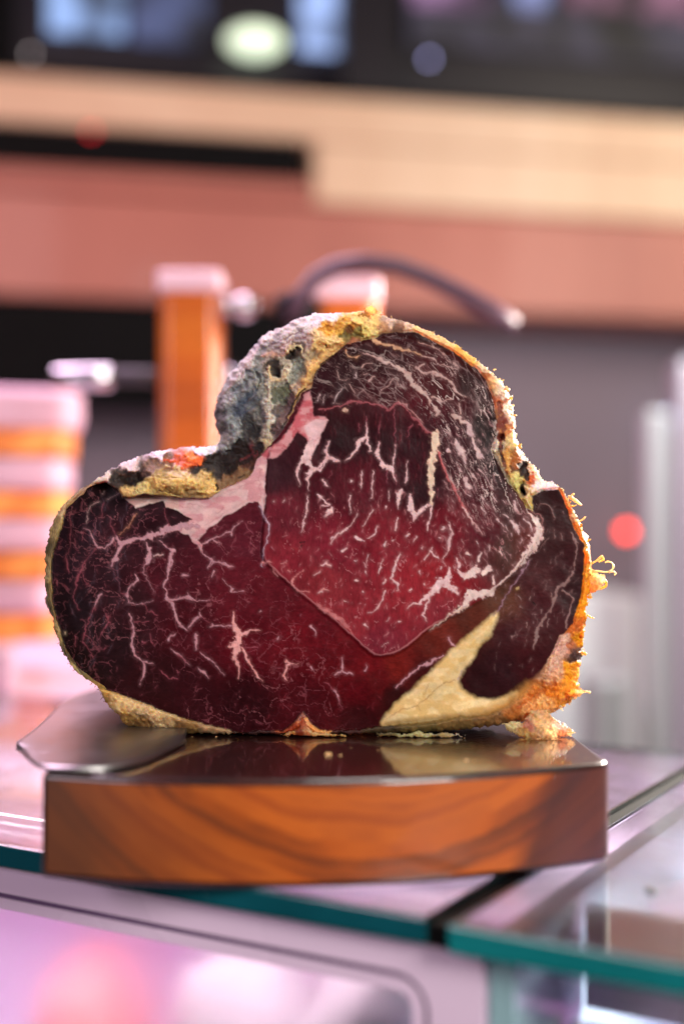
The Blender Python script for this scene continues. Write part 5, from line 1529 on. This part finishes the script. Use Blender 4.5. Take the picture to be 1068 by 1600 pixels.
# ---- torn fat: inflated flaps
def flap(name, P, Y0, thick, pts, seed, parent, step=1.1, rough=1.0, zmin=None):
    P = np.array(P, float)
    a = np.arange(P[:, 0].min() - 6, P[:, 0].max() + 6, step)
    b = np.arange(P[:, 1].min() - 6, P[:, 1].max() + 6, step)
    u, v = np.meshgrid(a, b)
    n1, n2 = fbm(u / 6, v / 6, seed, 4, 0.6), fbm(u / 6, v / 6, seed + 40, 4, 0.6)
    sd = poly_sd(u + 5 * rough * n1, v + 5 * rough * n2, P)
    R_ = 9.0
    e = np.clip(sd / R_, 0, 1)
    h = np.sqrt(np.clip(1 - (1 - e) ** 2, 0, 1)) * thick
    h = h * (1 + 0.5 * fbm(u / 9, v / 9, seed + 3, 4, 0.6) * rough)
    c = idw(u + 5 * n1, v + 5 * n2, pts, 4.5)
    c = np.clip(c * (1 + 0.4 * fbm(u / 4, v / 4, seed + 7, 3))[..., None], 0.01, 1)
    k = sd > 0
    q = k[:-1, :-1] & k[1:, :-1] & k[:-1, 1:] & k[1:, 1:]
    ix = np.arange(u.size).reshape(u.shape)
    qf = np.stack([ix[:-1, :-1], ix[1:, :-1], ix[1:, 1:], ix[:-1, 1:]], -1)[q]
    Yf, Yb_ = Y0 - h, Y0 + h * 1.4 + 0.0002
    co = []
    for Y_ in (Yf, Yb_):
        x, y, z = at(u, v, Y_)
        if zmin:
            z = np.maximum(z, zmin)
        co.append(np.stack([x.ravel(), Y_.ravel(), z.ravel()], -1))
    co = np.concatenate(co)
    qq = np.concatenate([qf, qf[:, ::-1] + u.size])
    cl = np.concatenate([c.reshape(-1, 3)] * 2)
    used, inv = np.unique(qq.ravel(), return_inverse=True)
    o = np_mesh(name, co[used], inv.reshape(-1, 4), M_torn, None, cl[used], {'fat': np.ones(len(used))})
    return under(o, parent)


ORG = [(870, 1110, (235, 160, 80)), (840, 1130, (240, 205, 150)), (800, 1134, (236, 214, 160)), (880, 1130, (245, 225, 205)), (895, 1145, (235, 185, 130)), (860, 1148, (235, 195, 140)), (820, 1145, (220, 180, 110)), (878, 1147, (190, 110, 70)), (825, 1137, (200, 130, 110)), (850, 1112, (232, 190, 140))]
flap('torn_fat', pg('M', [(225, 640), (300, 620), (350, 640), (420, 560), (520, 540), (560, 590), (640, 640), (735, 712), (660, 730), (600, 752), (500, 762), (400, 752), (320, 720), (270, 690)]), -0.004, 0.004, ORG, 5, beef, zmin=BOARD_Z + 0.0004)
flap('torn_fat', pg('K', [(850, 230), (880, 260), (960, 290), (965, 350), (930, 385), (880, 400), (840, 440), (820, 380)]), 0.004, 0.0016, [(925, 910, (245, 190, 110)), (915, 920, (240, 150, 40)), (940, 905, (245, 215, 160))], 15, beef, rough=1.5)
flap('crust_nub', [(556, 496), (566, 487), (572, 480), (580, 476), (587, 480), (592, 490), (600, 498), (585, 504), (565, 504)], 0.006, 0.0028, [(580, 484, (230, 180, 100)), (572, 494, (200, 140, 60)), (590, 496, (235, 200, 140))], 25, beef, rough=1.3)
flap('torn_fat', pg('M', [(640, 420), (700, 400), (760, 410), (818, 436), (760, 450), (700, 480)]), 0.006, 0.002, [(905, 1082, (245, 205, 140)), (890, 1080, (235, 150, 50))], 35, beef, rough=1.4)
flap('torn_fat', [(438, 1149), (452, 1142), (466, 1137), (471, 1120), (474, 1118), (480, 1134), (490, 1143), (510, 1145), (540, 1148), (540, 1151), (470, 1150)], -0.003, 0.0022,
     [(473, 1128, (190, 90, 50)), (482, 1138, (235, 170, 120)), (455, 1146, (225, 160, 100)), (500, 1147, (235, 180, 120)), (466, 1143, (150, 56, 24)), (530, 1148, (220, 160, 90))], 45, beef, rough=0.5, zmin=BOARD_Z + 0.0004)


flap('crumbly_fat', [(585, 1147), (610, 1143), (628, 1146), (648, 1143), (657, 1140), (664, 1146), (690, 1144), (712, 1146), (730, 1148), (712, 1152), (660, 1153), (620, 1152), (595, 1151)], -0.003, 0.0016,
     [(600, 1148, (120, 100, 60)), (640, 1148, (206, 190, 130)), (660, 1147, (224, 206, 150)), (690, 1149, (190, 160, 110)), (720, 1149, (214, 190, 150))], 55, beef, rough=0.9, zmin=BOARD_Z + 0.0004)


# ---- torn fibres along the right edge
def fibres(name, specs, seed):
    r = np.random.default_rng(seed)
    parts, colr = [], []
    for (u, v, y, au, av, ln, w, c) in specs:
        n = 5
        path = []
        cu_, cv_, dirx, diry = u, v, au, av
        curl = r.normal(0, 0.5)
        yy = y
        for k in range(n):
            path.append(tuple(map(float, at(cu_, cv_, yy))))
            s = ln / (n - 1)
            cu_ += dirx * s
            cv_ += diry * s
            yy += r.normal(0, 0.25) * s * PX
            ca, sa = math.cos(curl * 0.6 + r.normal(0, .25)), math.sin(curl * 0.6 + r.normal(0, .25))
            dirx, diry = dirx * ca - diry * sa, dirx * sa + diry * ca
        rad = [w * PX * 0.5 * (1.5 - 1.3 * k / (n - 1)) for k in range(n)]
        vv_, ff_ = tube(path, rad, 4)
        parts.append((vv_, ff_))
        colr += [c] * len(vv_)
    V_, F_ = join(parts)
    o = py_mesh(name, V_, F_, M_torn, None, smooth=True)
    a = o.data.attributes.new('col', 'FLOAT_COLOR', 'POINT')
    rg = np.ones((len(V_), 4), np.float32)
    rg[:, :3] = lin(np.array(colr))
    a.data.foreach_set('color', rg.ravel())
    f = o.data.attributes.new('fat', 'FLOAT', 'POINT')
    f.data.foreach_set('value', np.ones(len(V_), np.float32))
    o['kind'] = 'stuff'
    return under(o, beef)


specs, lumps = [], []
r0 = np.random.default_rng(3)
for i in range(NS):
    u, v = su[i], sv[i]
    j2 = (i + 3) % NS
    tx, ty = su[j2] - su[i - 3], sv[j2] - sv[i - 3]
    l_ = math.hypot(tx, ty)
    nx, ny = ty / l_, -tx / l_
    if u > 745 and v < 1115:
        n = 2 if (v > 780 or 575 < v < 650) else 1
        for _ in range(n):
            if r0.random() < 0.62:
                continue
            a = r0.normal(0, 0.55)
            dx, dy = nx * math.cos(a) - ny * math.sin(a), nx * math.sin(a) + ny * math.cos(a)
            c = [(240, 190, 120), (244, 160, 60), (246, 220, 180), (225, 130, 40)][r0.integers(0, 4)]
            if v < 770:
                c = [(228, 196, 160), (224, 180, 130), (235, 215, 195)][r0.integers(0, 3)]
            ln = r0.gamma(1.6, 1.9) + 1.0
            specs.append((u + nx * r0.uniform(-5, 0) + r0.normal(0, 1.5), v + ny * r0.uniform(-5, 0) + r0.normal(0, 1.5), abs(r0.normal(0, 0.004)) + 0.001, dx, dy, min(ln, 9), r0.uniform(1.0, 3.0), c))
            if r0.random() < 0.30:
                lumps.append((u + nx * r0.uniform(-4, 2.5), v + ny * r0.uniform(-4, 2.5), abs(r0.normal(0, 0.004)) + 0.001, r0.uniform(0.8, 3.6), c))
    elif u < 170 and v > 940 and r0.random() < 0.5 or (600 < u < 745 and v < 570 and r0.random() < 0.25):
        specs.append((u, v, 0.001, nx + r0.normal(0, .4), ny + r0.normal(0, .4), r0.uniform(2, 5), 1.0, (150, 120, 80)))
fibres('torn_fibres', specs, 9)


def fat_grains(name, items, seed):
    r = np.random.default_rng(seed)
    parts, colr = [], []
    for (u, v, y, s_, c) in items:
        ctr = np.array([float(q) for q in at(u, v, y)])
        ax = r.normal(0, 1, 3)
        vs_ = []
        n1, n2 = 7, 5
        for j in range(n2 + 1):
            th = math.pi * j / n2
            for i in range(n1):
                ph = 2 * math.pi * i / n1
                d = np.array([math.sin(th) * math.cos(ph), math.sin(th) * math.sin(ph), math.cos(th)])
                k = 1 + 0.55 * math.sin(3.1 * d.dot(ax) + ax[0]) + r.normal(0, 0.12)
                vs_.append(tuple(ctr + d * s_ * PX * max(k, 0.3)))
        fs = [(j * n1 + i, (j + 1) * n1 + i, (j + 1) * n1 + (i + 1) % n1, j * n1 + (i + 1) % n1) for j in range(n2) for i in range(n1)]
        parts.append((vs_, fs))
        colr += [c] * len(vs_)
    V_, F_ = join(parts)
    o = py_mesh(name, V_, F_, M_torn, None, smooth=True)
    a = o.data.attributes.new('col', 'FLOAT_COLOR', 'POINT')
    rg = np.ones((len(V_), 4), np.float32)
    rg[:, :3] = lin(np.array(colr))
    a.data.foreach_set('color', rg.ravel())
    f = o.data.attributes.new('fat', 'FLOAT', 'POINT')
    f.data.foreach_set('value', np.ones(len(V_), np.float32))
    o['kind'] = 'stuff'
    return under(o, beef)


fat_grains('fat_grains', lumps, 10)


def curl(tile, pts, w, c, Y):
    pth = [tuple(map(float, at(*T(tile, x, y), Y + 0.0006 * i))) for i, (x, y) in enumerate(pts)]
    # dense smooth path
    P = np.array(pth)
    t = np.linspace(0, len(P) - 1, 22)
    D = np.stack([np.interp(t, np.arange(len(P)), P[:, k]) for k in range(3)], -1)
    for _ in range(2):
        D[1:-1] = (D[:-2] + 2 * D[1:-1] + D[2:]) / 4
    nz = 1 + 0.6 * fbm(t * 1.7, t * 0 + w, 5, 2)
    vv_, ff_ = tube(D, list(w * .2341 * PX * 0.5 * nz * np.linspace(1.1, 0.6, 22)), 6)
    o = py_mesh('fat_strand', vv_, ff_, M_torn, None, smooth=True)
    a = o.data.attributes.new('col', 'FLOAT_COLOR', 'POINT')
    a.data.foreach_set('color', np.tile(np.r_[lin(c), 1].astype(np.float32), len(vv_)))
    f = o.data.attributes.new('fat', 'FLOAT', 'POINT')
    f.data.foreach_set('value', np.ones(len(vv_), np.float32))
    under(o, beef)


curl('K', [(870, 215), (905, 195), (940, 165), (950, 190), (915, 205)], 18, (246, 205, 140), 0.004)
curl('K', [(880, 265), (930, 268), (975, 275), (1010, 255), (1018, 230), (1005, 208), (975, 200), (960, 210)], 15, (246, 222, 180), 0.003)
curl('K', [(985, 272), (1015, 268), (1035, 282), (1020, 292)], 14, (246, 225, 190), 0.003)
curl('K', [(890, 330), (910, 312), (940, 310), (965, 335), (968, 365), (940, 380), (900, 385)], 24, (244, 190, 110), 0.004)
curl('K', [(840, 560), (865, 575), (884, 580)], 16, (244, 190, 120), 0.004)
curl('I', [(900, 500), (930, 520), (972, 552)], 20, (244, 210, 170), 0.003)
curl('I', [(900, 500), (910, 482), (922, 478)], 18, (244, 200, 150), 0.003)
curl('I', [(960, 660), (985, 645), (997, 630)], 16, (244, 200, 150), 0.003)
curl('M', [(740, 430), (790, 428), (818, 436)], 18, (246, 215, 170), 0.006)

# ---- crumbs on the board
parts = []
rr = np.random.default_rng(21)
for (u, v, s) in [(512, 1178, 9), (531, 1179, 4), (548, 1167, 2), (590, 1171, 2.5), (338, 1150, 3), (300, 1150, 2), (450, 1150, 2.5),
                  (728, 1187, 4), (740, 1188, 3), (640, 1190, 2), (860, 1175, 2.5), (900, 1178, 2), (915, 1183, 2), (590, 1150, 2), (360, 1149, 1.6), (392, 1150, 1.4), (566, 1150, 1.5), (725, 1152, 2)]:
    x, y = atz(u, v, BOARD_Z + 0.0006)
    k = s * PX * 0.55
    p = []
    for a in range(6):
        p.append((x + k * math.cos(a * 1.047) * rr.uniform(.7, 1.5), y + k * math.sin(a * 1.047) * rr.uniform(.8, 1.6), BOARD_Z + 0.0002))
    p2 = [(q[0] * .6 + x * .4, q[1] * .6 + y * .4, BOARD_Z + k * rr.uniform(.5, 1.0)) for q in p]
    parts.append((p + p2, [tuple(range(6, 12))] + [(i, (i + 1) % 6, 6 + (i + 1) % 6, 6 + i) for i in range(6)]))
V_, F_ = join(parts)
cr_o = py_mesh('fat_crumbs', V_, F_, plain('crumb', (214, 170, 116), 0.5, var=0.3, scale=90), None, smooth=True)
tag(cr_o, 'tiny pale fat crumbs scattered on the varnished board', 'crumbs', kind='stuff')

# ---- dark reflection in the right glass pane, added as a small disc
dx_, dy_ = atz(1015, 1393, 0.0004)
prof = [(0.0, 0.0016), (0.0004, 0.0021), (0.0009, 0.0014), (0.0011, 0.0003)]
v_, f_ = lathe(prof, (float(dx_), float(dy_), 0.0003), (0, 0, 1), 20)
v_ = [(q[0], float(dy_) + (q[1] - float(dy_)) * 2.6, q[2]) for q in v_]
tag(py_mesh('dark_reflection', v_, f_, plain('reflection_dark', (30, 18, 24), 0.8), None, smooth=True), 'small dark oval disc added as a reflection on the right glass pane', 'reflection')
